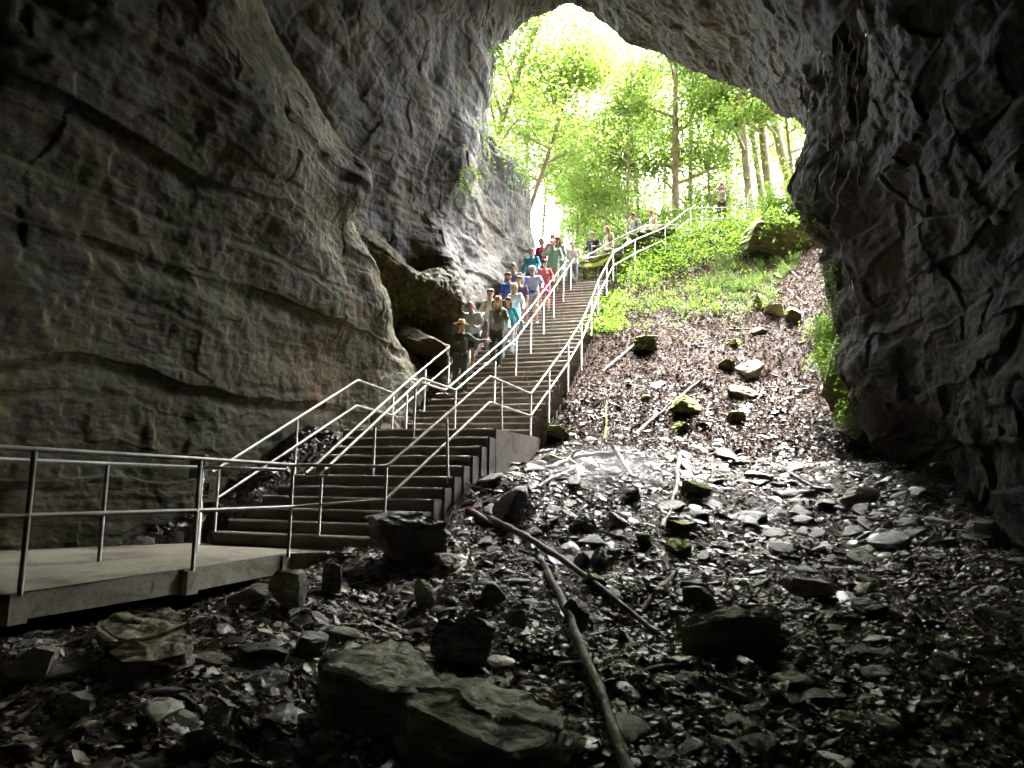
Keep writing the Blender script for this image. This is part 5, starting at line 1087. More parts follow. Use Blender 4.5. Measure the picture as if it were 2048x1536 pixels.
# yellow tape wound along the foot of the far rail
MAT['tape'] = plain('yellow_tape', (.42, .46, .06), .5, 0, .1)
pts = bez([P(1168, 530, 26.0), P(1195, 528, 25.7), P(1225, 510, 26.0), P(1262, 478, 26.4)], 40); mb = MB(); tw = np.linspace(0, 9, 40); wv_ = np.c_[np.cos(tw) * .03, np.sin(tw) * .03, .05 + .02 * np.sin(tw * .7)]
mb.add(np.r_[pts + wv_, pts - wv_, pts + wv_ + A(0, .006, 0), pts - wv_ + A(0, .006, 0)], np.r_[grid_faces(2, 40), grid_faces(2, 40)[:, ::-1] + 80]); tag(mb.build('barrier_tape', MAT['tape'], None), 'twisted yellow tape strung in front of the stone wall', 'tape')

# ------------------------------------------------------------------ dripping water and spray
m, n, b = new_mat('falling_water'); b.inputs['Base Color'].default_value = (.85, .88, .9, 1); b.inputs['Roughness'].default_value = .08; b.inputs['Transmission Weight'].default_value = .55; b.inputs['IOR'].default_value = 1.33; MAT['water'] = m
rd = np.random.default_rng(91); mb = MB()
def drips(x0, x1, y0, y1, Y0, Y1, n, lmin=.06, lmax=.22, r=.005):
    for k in range(n):
        Y = rd.uniform(Y0, Y1); p = P(rd.uniform(x0, x1), rd.uniform(y0, y1), Y); l = rd.uniform(lmin, lmax)
        if p[2] - l < gzi(p[0], p[1])[0]: continue
        mb.tube([p, p - A(0, 0, l * .5), p - A(0, 0, l)], [r * .3, r, r * .5], 5)
for c in (1040, 1047, 1056, 1066, 1075, 1090, 1106, 1118, 1128): drips(c - 2, c + 2, 560, 870, 15.0, 17.0, 9)
drips(1020, 1062, 320, 520, 22, 24, 90, .12, .4, .007); drips(1230, 1262, 180, 900, 13.4, 14.6, 60, .05, .2); drips(1150, 1300, 540, 600, 23, 24.4, 40, .1, .3, .007); drips(1330, 1460, 100, 170, 19, 21, 30, .08, .2); drips(1120, 1330, 780, 930, 13.2, 14.8, 60, .04, .14, .004)
tag(mb.build('water_drips', MAT['water'], None), 'thin threads and drops of water falling from the roof', None, None, 'stuff')
mm = bpy.data.materials.new('spray_mist'); mm.use_nodes = True; n = mm.node_tree; n.nodes.remove(n.nodes['Principled BSDF']); pv = node(n, 'ShaderNodeVolumePrincipled'); pv.inputs['Color'].default_value = (.95, .97, 1, 1)
tc = node(n, 'ShaderNodeTexCoord'); ln = node(n, 'ShaderNodeVectorMath', operation='LENGTH'); n.links.new(tc.outputs['Object'], ln.inputs[0]); fal = ramp(n, ln.outputs['Value'], [(0, 1.0), (.95, 0)])
dn = math_(n, 'MULTIPLY', math_(n, 'MULTIPLY', fal, ramp(n, noise(n, 2.2, 4, .6, tc.outputs['Object']), [(.35, .1), (.7, 1)])), 1.1); n.links.new(dn, pv.inputs['Density']); n.links.new(pv.outputs[0], n.nodes['Material Output'].inputs['Volume'])
g = ground_hit(1215, 975); v, f = ico(4)
sp = mesh_obj('spray_mist', v, f, mm); sp.location = (g[0], g[1] + .4, g[2] + .25); sp.scale = (1.3, 1.0, .65); tag(sp, 'fine white spray where falling water hits the stones', None, None, 'stuff')

# ------------------------------------------------------------------ people
def surface_nets(D, org, h):
    nx, ny, nz = D.shape; s = D < 0
    c = [s[i:nx - 1 + i, j:ny - 1 + j, k:nz - 1 + k] for i in (0, 1) for j in (0, 1) for k in (0, 1)]; cnt = sum(x.astype(np.int8) for x in c); act = (cnt > 0) & (cnt < 8)
    idx = -np.ones(act.shape, np.int64); I = np.argwhere(act); idx[act] = np.arange(len(I)); acc = np.zeros((len(I), 3)); num = np.zeros(len(I))
    cor = [(i, j, k) for i in (0, 1) for j in (0, 1) for k in (0, 1)]
    for a in cor:
        for ax in range(3):
            if a[ax]: continue
            b = list(a); b[ax] = 1; da = D[I[:, 0] + a[0], I[:, 1] + a[1], I[:, 2] + a[2]]; db = D[I[:, 0] + b[0], I[:, 1] + b[1], I[:, 2] + b[2]]
            m = (da < 0) != (db < 0); t = np.where(m, da / (da - db + 1e-12), 0); pt = np.tile(np.array(a, float), (len(I), 1)); pt[:, ax] += t
            acc += pt * m[:, None]; num += m
    V = (I + acc / np.maximum(num, 1)[:, None]) * h + org; Q = []
    for ax in range(3):
        o1, o2 = (ax + 1) % 3, (ax + 2) % 3; sl0 = [slice(None)] * 3; sl1 = [slice(None)] * 3; sl0[ax] = slice(0, -1); sl1[ax] = slice(1, None)
        e = s[tuple(sl0)] != s[tuple(sl1)]; E_ = np.argwhere(e); E_ = E_[(E_[:, o1] > 0) & (E_[:, o2] > 0) & (E_[:, o1] < D.shape[o1] - 1) & (E_[:, o2] < D.shape[o2] - 1)]
        def g(d1, d2):
            q = E_.copy(); q[:, o1] -= d1; q[:, o2] -= d2; return idx[q[:, 0], q[:, 1], q[:, 2]]
        q = np.stack([g(1, 1), g(0, 1), g(0, 0), g(1, 0)], -1); ins = s[E_[:, 0], E_[:, 1], E_[:, 2]]; q[~ins] = q[~ins][:, ::-1]; Q.append(q)
    Q = np.concatenate(Q); return V, Q[(Q >= 0).all(1)]
def sdf_mesh(prims, h):
    """prims: (a, b, ra, rb, k, flatten_y) tapered capsules blended smoothly (negative k carves)"""
    P0 = np.array([p[0] for p in prims], float); P1 = np.array([p[1] for p in prims], float); R = np.array([max(p[2], p[3]) for p in prims])
    pos_ = np.array([p[4] > 0 for p in prims]); lo = np.minimum(P0, P1)[pos_] - R[pos_, None]; hi = np.maximum(P0, P1)[pos_] + R[pos_, None]; lo = lo.min(0) - 3 * h; hi = hi.max(0) + 3 * h
    n = np.ceil((hi - lo) / h).astype(int) + 1; D = np.full(n, .5)
    for (a, b, ra, rb, k, fy) in prims:
        a = np.asarray(a, float); b = np.asarray(b, float); r = max(ra, rb); pad = abs(k) * 1.5 + 2.5 * h
        l = np.clip(np.floor((np.minimum(a, b) - r - pad - lo) / h).astype(int), 0, n); u = np.clip(np.ceil((np.maximum(a, b) + r + pad - lo) / h).astype(int) + 1, 0, n)
        if (u <= l).any(): continue
        X = [lo[i] + np.arange(l[i], u[i]) * h for i in range(3)]; x, y, z = np.meshgrid(*X, indexing='ij'); d = b - a; L2_ = d @ d + 1e-12; x = x - a[0]; y = y - a[1]; z = z - a[2]
        t = np.clip((x * d[0] + y * d[1] + z * d[2]) / L2_, 0, 1); ex, ey, ez = x - t * d[0], (y - t * d[1]) / fy, z - t * d[2]; dist = (np.sqrt(ex * ex + ey * ey + ez * ez) - (ra + t * (rb - ra))) * (1 if fy > .99 else .5 + .5 * fy)
        S_ = D[l[0]:u[0], l[1]:u[1], l[2]:u[2]]
        if k > 0: hh = np.clip(k - np.abs(S_ - dist), 0, None) / k; D[l[0]:u[0], l[1]:u[1], l[2]:u[2]] = np.minimum(S_, dist) - hh * hh * k * .25
        else: k = -k; hh = np.clip(k - np.abs(S_ + dist), 0, None) / k; D[l[0]:u[0], l[1]:u[1], l[2]:u[2]] = np.maximum(S_, -dist) + hh * hh * k * .25
    return surface_nets(D, lo, h)
_cm = {}
def cloth(c, rough=.85):
    k = tuple(c)
    if k not in _cm:
        m, n, b = new_mat('cloth'); v = coords(n, rnd=True); f = noise(n, 7, 4, .6, v); n.links.new(ramp(n, f, [(.3, tuple(x * .82 for x in c)), (.7, tuple(min(1, x * 1.1) for x in c))]), b.inputs['Base Color']); b.inputs['Roughness'].default_value = rough; b.inputs['Specular IOR Level'].default_value = .2
        n.links.new(bump(n, noise(n, 9, 4, .6, v, 1.5), .5, .02, bump(n, noise(n, 60, 2, .5, v), .2, .004)), b.inputs['Normal']); _cm[k] = m
    return _cm[k]
def skin_mat(c):
    k = ('s', *c)
    if k not in _cm: m = plain('skin', c, .55, 0, .1, 8, .1); _cm[k] = m
    return _cm[k]
SK = [(.42, .25, .18), (.48, .30, .22), (.36, .21, .15)]
def hand_prims(wr, dirv, side, palm_n, curl=.35, s=1.0):
    """palm, four bent fingers of unequal length and a thumb leaving the side of the palm"""
    d = np.asarray(dirv, float); d /= np.linalg.norm(d); pn = np.asarray(palm_n, float); pn = pn - d * (pn @ d); pn /= np.linalg.norm(pn); sd = np.cross(d, pn) * side; o = []
    k0 = wr + d * .085 * s; o.append((wr + d * .01, k0, .026 * s, .034 * s, .02, .999))
    for off in (-.026, 0, .024): o.append((wr + d * .03 * s + sd * off * .8 * s, k0 + sd * off * s, .016 * s, .014 * s, .012, 1))
    for off, L in ((-.033, .066), (-.011, .078), (.011, .073), (.032, .056)):
        b = k0 + sd * off * s; m = b + (d * math.cos(curl) + pn * math.sin(curl)) * L * .5 * s + sd * off * .12; e = m + (d * math.cos(curl * 2.4) + pn * math.sin(curl * 2.4)) * L * .5 * s
        o += [(b, m, .0095 * s, .0088 * s, .004, 1), (m, e, .0088 * s, .0075 * s, .004, 1)]
    tb = wr + d * .03 * s - sd * .026 * s; tm = tb + (d * .6 - sd * .75 + pn * .25) * .036 * s; te = tm + (d * .95 - sd * .15 + pn * .35) * .034 * s; return o + [(tb, tm, .014 * s, .011 * s, .006, 1), (tm, te, .011 * s, .0085 * s, .004, 1)]
HANDR = {}
def make_person(spec):
    """figure 1.75 m tall facing -Y, standing with the leading foot one step lower"""
    s = spec; V3 = lambda x, y, z: np.array([x, y, z], float); fat = s.get('fat', 1.0); fem = s.get('fem', 0); st = s.get('stride', 1); lead = s.get('lead', 1)
    hipz = .915 if not st else .865; hy = -.03 if st else 0; J = {}
    for sd in (-1, 1):
        hp = V3(.095 * sd, hy, hipz)
        if st and sd == lead: J[sd] = (hp, V3(.115 * sd, hy - .19, hipz - .40), V3(.115 * sd, -.27, .08 - RISE / s['sc']))
        elif st: J[sd] = (hp, V3(.12 * sd, hy - .12, hipz - .42), V3(.115 * sd, .05, .085))
        else: J[sd] = (hp, V3(.11 * sd, -.03, .49), V3(.115 * sd, .02, .08))
    z = lambda v: v + (hipz - .915) * 1.0
    pel = V3(0, hy, z(.95)); wai = V3(0, hy - .01, z(1.10)); che = V3(0, hy - .012, z(1.29)); nb = V3(0, hy + .008, z(1.47)); lean = s.get('lean', 0.0); che[1] -= lean * .06; nb[1] -= lean * .09
    shw = .158 if fem else .182; sh = {sd: V3(shw * sd, nb[1], z(1.415)) for sd in (-1, 1)}
    nod, yaw, tilt_ = s.get('nod', .25), s.get('hyaw', 0.), s.get('htilt', 0.); Rh = rot_mat(nod, tilt_, yaw); hc0 = nb + V3(0, -.014 - .05 * nod, .012); hd = lambda x, y, zz: hc0 + Rh @ V3(x, y, zz)
    arms = {}
    for sd in (-1, 1):
        pose = s.get('armL' if sd > 0 else 'armR', 'down'); S_ = sh[sd]
        if pose == 'down': el, wr_, hdir, pn = S_ + V3(.075 * sd * (1 + .5 * (fat - 1)), .02, -.28), S_ + V3(.085 * sd, -.07, -.53), V3(0, -.12, -1), V3(-sd, .2, 0)
        elif pose == 'rail': el, wr_, hdir, pn = S_ + V3(.13 * sd, -.03, -.26), S_ + V3(.19 * sd, -.22, -.42), V3(.2 * sd, -.8, -.55), V3(-sd * .3, 0, -1)
        elif pose == 'fold': el, wr_, hdir, pn = S_ + V3(.09 * sd, .0, -.27), S_ + V3(-.03 * sd, -.22, -.30), V3(-.9 * sd, -.3, .1), V3(0, 1, -.2)
        elif pose == 'face': el, wr_, hdir, pn = S_ + V3(.10 * sd, -.20, -.16), hd(.085 * sd, -.19, .06), V3(-.5 * sd, .1, .75), V3(-sd * .2, 1, 0)
        elif pose == 'camera': el, wr_, hdir, pn = S_ + V3(.17 * sd, -.16, -.06), hd(.09 * sd, -.20, .10), V3(-.55 * sd, 0, .8), V3(0, 1, .2)
        elif pose == 'out': el, wr_, hdir, pn = S_ + V3(.22 * sd, .13, -.13), S_ + V3(.40 * sd, .22, -.08), V3(.9 * sd, .3, .0), V3(0, -.3, -1)
        elif pose == 'carry': el, wr_, hdir, pn = S_ + V3(.08 * sd, .03, -.27), S_ + V3(.07 * sd, -.20, -.40), V3(-.2 * sd, -.9, .0), V3(-sd, 0, .2)
        jit = np.random.default_rng(int(s['px'] * 10 + sd)); dj = jit.normal(0, .022, 3) * (0 if pose in ('face', 'camera') else 1); el = el + dj; wr_ = wr_ + dj * 1.4
        arms[sd] = (S_, el, wr_, hdir, pn)
    # ---- body (one surface: head, neck, trunk, arms with hands, legs)
    B = [(hd(0, .005, .185), hd(0, .012, .185), .088, .088, .03, 1.0), (hd(0, -.018, .135), hd(0, -.030, .085), .070, .050, .04, 1.0), (hd(0, -.052, .052), hd(0, -.05, .05), .026, .026, .03, 1),
         (nb + V3(0, .012, -.05), hd(0, .012, .09), .056, .052, .03, 1), (hd(0, -.088, .158), hd(0, -.106, .118), .009, .014, .012, 1), (hd(.0, -.098, .112), hd(0, -.098, .111), .016, .016, .01, 1),
         (hd(-.022, -.082, .078), hd(.022, -.082, .078), .010, .010, .012, 1), (hd(-.05, -.07, .178), hd(.05, -.07, .178), .013, .013, .02, 1)]
    for sd in (-1, 1): B += [(hd(.082 * sd, .008, .16), hd(.084 * sd, .012, .125), .020, .013, .008, 1), (hd(.034 * sd, -.094, .155), hd(.034 * sd, -.096, .155), .012, .012, -.012, 1), (hd(.034 * sd, -.078, .154), hd(.034 * sd, -.079, .154), .012, .012, .006, 1)]
    B += [(pel, wai, .125 * fat, .115 * fat, .06, .72), (wai, che, .118 * fat, .14, .06, .70), (che, nb + V3(0, 0, -.06), .135, .08, .06, .68)]
    sleeve = s.get('sleeve', 'short'); legs = s.get('legs', 'long')
    for sd in (-1, 1):
        S_, el, wr_, hdir, pn = arms[sd]; B += [(che + V3(.07 * sd, 0, .08), S_, .07, .056, .05, 1), (S_, el, .050, .040, .03, 1), (el, wr_, .040, .026, .02, 1)] + hand_prims(wr_, hdir, sd, pn, .6 if s.get('armL' if sd > 0 else 'armR') in ('rail', 'camera', 'carry', 'face') else .3)
        hp, kn, an = J[sd]; B += [(hp, kn, .085 * (1 + .4 * (fat - 1)), .056, .05, 1), (kn, kn * .55 + an * .45 + V3(0, .02, 0), .052, .054, .03, 1), (kn * .55 + an * .45 + V3(0, .015, 0), an, .052, .036, .03, 1), (an + V3(0, .01, -.03), an + V3(.01 * sd, -.11, -.05), .036, .03, .03, 1)]
    h = s.get('res', .0125); sc = s['sc']; root = None; V, F = sdf_mesh(B, h)
    root = mesh_obj('person', V * sc, F, skin_mat(SK[s.get('skin', 0)])); root.location = tuple(s['loc']); root.rotation_euler = (0, 0, s.get('yaw', 0.0)); tag(root, s['label'], 'person', s.get('group'))
    def part(name, prims, mat, hh=None):
        v, f = sdf_mesh(prims, hh or h)
        if name in ('shirt', 'jacket', 'trousers', 'shorts'):   # folds and wrinkles
            sd_ = float(abs(hash(s['label'])) % 1000) if False else s['px'] * 1.7
            v = v + np.stack([.0075 * (fbm(v * A(7, 7, 4) + sd_ + 9 * k, 2, k) + .6 * ridged(v * A(9, 9, 14) + sd_, 2, 5 + k)) for k in range(3)], -1) * A(1, 1, .4)
        return mesh_obj(name, v * sc, f, mat, root)
    # ---- shirt
    g = .016; hem = z(.90 if not s.get('tuck') else .97); T_ = [(V3(0, hy, hem), wai, .145 * fat + g, .122 * fat + g, .05, .74), (wai, che, .122 * fat + g, .142 * (1 + .3 * (fat - 1)) + g, .06, .72), (che, nb + V3(0, .004, -.055), .14 + g * .6, .078, .06, .70), (nb + V3(0, .01, -.045), nb + V3(0, .006, -.015), .068, .064, .02, 1)]
    if not s.get('tuck'):
        for sd in (-1, 1): T_ += [(V3(.062 * sd, hy, hem - .02), V3(.03 * sd, hy, z(1.08)), .142 * (1 + .6 * (fat - 1)), .115 * fat, .04, .80)]
    if fem: T_ += [(che + V3(-.075, -.075, -.02), che + V3(-.07, -.08, -.02), .06, .06, .05, 1), (che + V3(.075, -.075, -.02), che + V3(.07, -.08, -.02), .06, .06, .05, 1)]
    if fat > 1.12: T_ += [(V3(0, hy - .06, z(1.06)), V3(0, hy - .055, z(1.10)), .12 * fat, .11 * fat, .08, .8)]
    for sd in (-1, 1):
        S_, el, wr_, _, _ = arms[sd]; T_ += [(che + V3(.07 * sd, 0, .08), S_, .078, .064, .05, 1)]
        if sleeve == 'short': T_ += [(S_, S_ * .32 + el * .68, .062, .068, .02, 1)]
        elif sleeve == 'long': T_ += [(S_, el, .064, .055, .03, 1), (el, el * .08 + wr_ * .92, .055, .040, .02, 1)]
    T_.append((V3(-.5, hy, hem - .40), V3(.5, hy, hem - .40), .36, .36, -.01, 1.0)) if not s.get('tuck') else None
    part('shirt', T_, cloth(s['shirt']))
    if s.get('vest'):
        W_ = [(V3(0, hy + .006, hem), wai, .150 * fat + g, .132 * fat + g, .05, .8), (wai, che, .134 * fat + g, .155 + g, .06, .76), (che, nb + V3(0, .01, -.055), .152 + g * .6, .085, .06, .74)]
        for sd in (-1, 1): S_, el, wr_, _, _ = arms[sd]; W_ += [(che + V3(.07 * sd, 0, .08), S_, .085, .071, .05, 1), (S_, el, .071, .062, .03, 1), (el, el * .1 + wr_ * .9, .062, .048, .02, 1)]
        W_ += [(V3(0, hy - .2, z(.85)), V3(0, hy - .19, z(1.5)), .085, .07, -.02, 1)]; part('jacket', W_, cloth(s['vest']))
    # ---- trousers or shorts
    q = 1 + .5 * (fat - 1); U_ = [(V3(0, hy, z(.86)), V3(0, hy, z(.93)), .138 * fat, .124 * fat, .05, .76)]
    for sd in (-1, 1):
        hp, kn, an = J[sd]
        if legs == 'long': U_ += [(hp, kn, .100 * q, .070, .05, 1), (kn, an + V3(0, .005, .0), .070, .062, .03, 1)]
        else: U_ += [(hp, hp * .12 + kn * .88, .104 * q, .094, .05, 1)]
    part('trousers' if legs == 'long' else 'shorts', U_, cloth(s.get('pants', (.2, .18, .14))))
    mb_ = MB(); bz = z(1.0)
    if s.get('belt'):
        a = np.linspace(0, 2 * np.pi, 33); c = np.c_[np.cos(a) * (.139 * fat + .012), hy + np.sin(a) * (.139 * fat + .012) * .75, np.full(33, bz)] * sc; mb_.tube(c, .016 * sc, 6, False); mb_.build('belt', cloth((.03, .028, .03)), root)
    # ---- shoes
    for sd in (-1, 1):
        an = J[sd][2]; part('shoe', [(an + V3(0, .03, -.045), an + V3(.012 * sd, -.10, -.05), .042, .040, .02, 1), (an + V3(.012 * sd, -.10, -.055), an + V3(.016 * sd, -.15, -.06), .040, .026, .02, 1), (an + V3(0, .012, 0), an + V3(0, .01, -.04), .046, .044, .02, 1)], cloth(s.get('shoe', (.05, .05, .05))), .011)
    # ---- hair / hat
    hr = s.get('hair', (.10, .06, .035)); hs = s.get('hairstyle', 'short'); Hh = []
    if hs in ('short', 'long', 'bob'): Hh = [(hd(0, .022, .198), hd(0, .030, .19), .094, .092, .03, 1), (hd(-.045, -.02, .222), hd(.045, -.02, .222), .058, .058, .03, 1), (hd(0, .06, .15), hd(0, .055, .11), .07, .06, .03, 1)]
    if hs == 'bob': Hh += [(hd(sd * .075, .01, .17), hd(sd * .08, -.01, .06), .040, .034, .03, 1) for sd in (-1, 1)] + [(hd(0, .06, .12), hd(0, .06, .05), .075, .07, .03, 1)]
    if hs == 'long': Hh += [(hd(sd * .07, .01, .17), hd(sd * .085, -.03, -.02), .036, .034, .03, 1) for sd in (-1, 1)] + [(hd(sd * .085, -.03, -.02), hd(sd * .08, -.06, -.14), .034, .022, .02, 1) for sd in (-1, 1)] + [(hd(0, .06, .12), hd(0, .06, -.06), .08, .07, .03, 1)]
    if hs == 'fringe': Hh = [(hd(-.07, .03, .13), hd(0, .085, .14), .032, .03, .03, 1), (hd(.07, .03, .13), hd(0, .085, .14), .032, .03, .03, 1)]
    if Hh:
        Hh.append((hd(0, -.13, .11), hd(0, -.125, .15), .062, .05, -.02, 1)); part('hair', Hh, cloth(hr, .6), .011)
    if s.get('beard'): part('beard', [(hd(-.05, -.045, .10), hd(0, -.082, .056), .026, .032, .02, 1), (hd(.05, -.045, .10), hd(0, -.082, .056), .026, .032, .02, 1)], cloth(hr, .6), .010)
    hat = s.get('hat')
    if hat == 'flat':      # flat brimmed hat with dented crown
        prof = [(.001, .118), (.045, .122), (.072, .112), (.088, .07), (.098, .02), (.102, .006), (.150, .000), (.188, .004), (.19, -.004), (.150, -.008), (.095, -.006)]
        a = np.arange(28) / 28 * 2 * np.pi; Vh = np.array([[r * math.cos(t), r * 1.06 * math.sin(t) + .005, zz + (.012 * math.cos(2 * t) if r > .14 else 0) - (.02 * max(0, math.cos(t * 4)) if zz > .1 and r > .02 else 0)] for r, zz in prof for t in a])
        Vh = (Vh * A(1, 1, .95)) @ Rh.T + hd(0, .006, .215); i = np.arange(len(prof) - 1)[:, None] * 28; j = np.arange(28)[None]; Fh = np.stack([i + j, i + (j + 1) % 28, i + 28 + (j + 1) % 28, i + 28 + j], -1).reshape(-1, 4)
        o = mesh_obj('hat', Vh * sc, Fh, cloth((.50, .37, .20), .8), root); mbh = MB(); c = np.stack([np.cos(a) * .103, np.sin(a) * .108 + .005, np.full(28, .018)], -1) @ Rh.T + hd(0, .006, .215); c = np.r_[c, c[:1]]; mbh.tube(c * sc, .009 * sc, 6, False); mbh.build('hat_band', cloth((.10, .055, .03)), o)
    elif hat == 'cap':
        part('cap', [(hd(0, .006, .215), hd(0, .016, .205), .096, .096, .02, 1), (hd(-.04, -.10, .205), hd(.04, -.10, .205), .030, .030, .02, .999), (hd(0, -.06, .15), hd(0, -.06, .165), .075, .06, -.01, 1)], cloth(s.get('hatcol', (.15, .15, .16))), .010)
    # eyes
    mb_ = MB()
    for sd in (-1, 1): v, f = ico(2); mb_.add((v * .0085 + hd(.034 * sd, -.0865, .155)) * sc, f)
    mb_.build('eyes', cloth((.03, .025, .02), .3), root)
    if s.get('pack'):
        part('backpack', [(che + V3(0, .17, -.15), che + V3(0, .16, .06), .12, .10, .05, .8)], cloth(s['pack']))
        for sd in (-1, 1): mbp = MB(); mbp.tube(bez([sh[sd] * A(.55, 1, 1) + V3(0, .08, .045), sh[sd] * A(.6, 1, 1) + V3(0, -.06, .04), che + V3(.10 * sd, -.115, -.02), che + V3(.14 * sd, -.06, -.16)], 14) * sc, .018 * sc, 6); mbp.build('backpack_strap', cloth(s['pack']), root)
    if s.get('waistcoat'):   # garment knotted round the waist
        a = np.linspace(0, 2 * np.pi, 33); c = np.c_[np.cos(a) * .165, hy + np.sin(a) * .135, z(.99) + .012 * np.sin(3 * a)] * sc; mbw = MB(); mbw.tube(c, .035 * sc, 8, False); mbw.tube(bez([A(.03, hy - .14, z(.98)), A(.06, hy - .18, z(.88)), A(.07, hy - .16, z(.76))], 10) * sc, np.linspace(.035, .02, 10) * sc, 8); mbw.build('tied_jacket', cloth((.05, .055, .04)), root)
    if s.get('bag'):
        part('bag', [(V3(-.06, hy - .17, z(.95)), V3(.08, hy - .165, z(.95)), .055, .05, .02, .7)], cloth(s['bag'])); a = np.linspace(0, 2 * np.pi, 33); c = np.c_[np.cos(a) * .168 * fat, hy + np.sin(a) * .135 * fat, np.full(33, z(.975))] * sc; mbw = MB(); mbw.tube(c, .014 * sc, 6, False); mbw.build('bag_strap', cloth(s['bag']), root)
    if s.get('badge'): mbw = MB(); mbw.box(np.array(che + V3(.07, -.122, .05)) * sc, (.032 * sc, .02 * sc, .036 * sc)); mbw.build('badge', MAT['tape'], root)
    if s.get('device'):
        mbw = MB(); mbw.box(hd(0, -.19, .17) * sc, (.15 * sc, .06 * sc, .08 * sc)); mbw.tube([hd(0, -.2, .17) * sc, hd(0, -.27, .17) * sc], .033 * sc, 12); o = mbw.build('camera', cloth((.03, .03, .03), .4), None); o.location = root.location; o.rotation_euler = root.rotation_euler; tag(o, 'dark camera held up to the face by the person at the top railing', 'camera')
    return root
def tread_at(x, y):
    return floor_z(x, y)
def head_loc(px, py, sc, top):
    """spot on the stairs where somebody of this height has the top of the head at the pixel"""
    H = top * sc; best = None
    for Y in np.arange(15.5, 26.5, .02):
        p = P(px, py, Y); e = p[2] - H - (PLAT + min(NTOP, step_n(p[0], p[1])) * RISE - .04)
        if best is None or abs(e) < best[0]: best = (abs(e), p)
    p = best[1]; n = round(step_n(p[0], p[1])); s_ = s_of(min(n, NTOP)) + .17; wv = (p[:2] - Q0) @ VD
    q = Q0 + UD * (s_ if n < NTOP else (p[:2] - Q0) @ UD) + VD * wv; return A(q[0], q[1], PLAT + min(n, NTOP) * RISE)
OLV, GRY, NAV, KHK = (.065, .07, .04), (.16, .155, .125), (.05, .06, .11), (.34, .29, .20)
DG = (.045, .055, .04); JEAN = (.20, .28, .38)
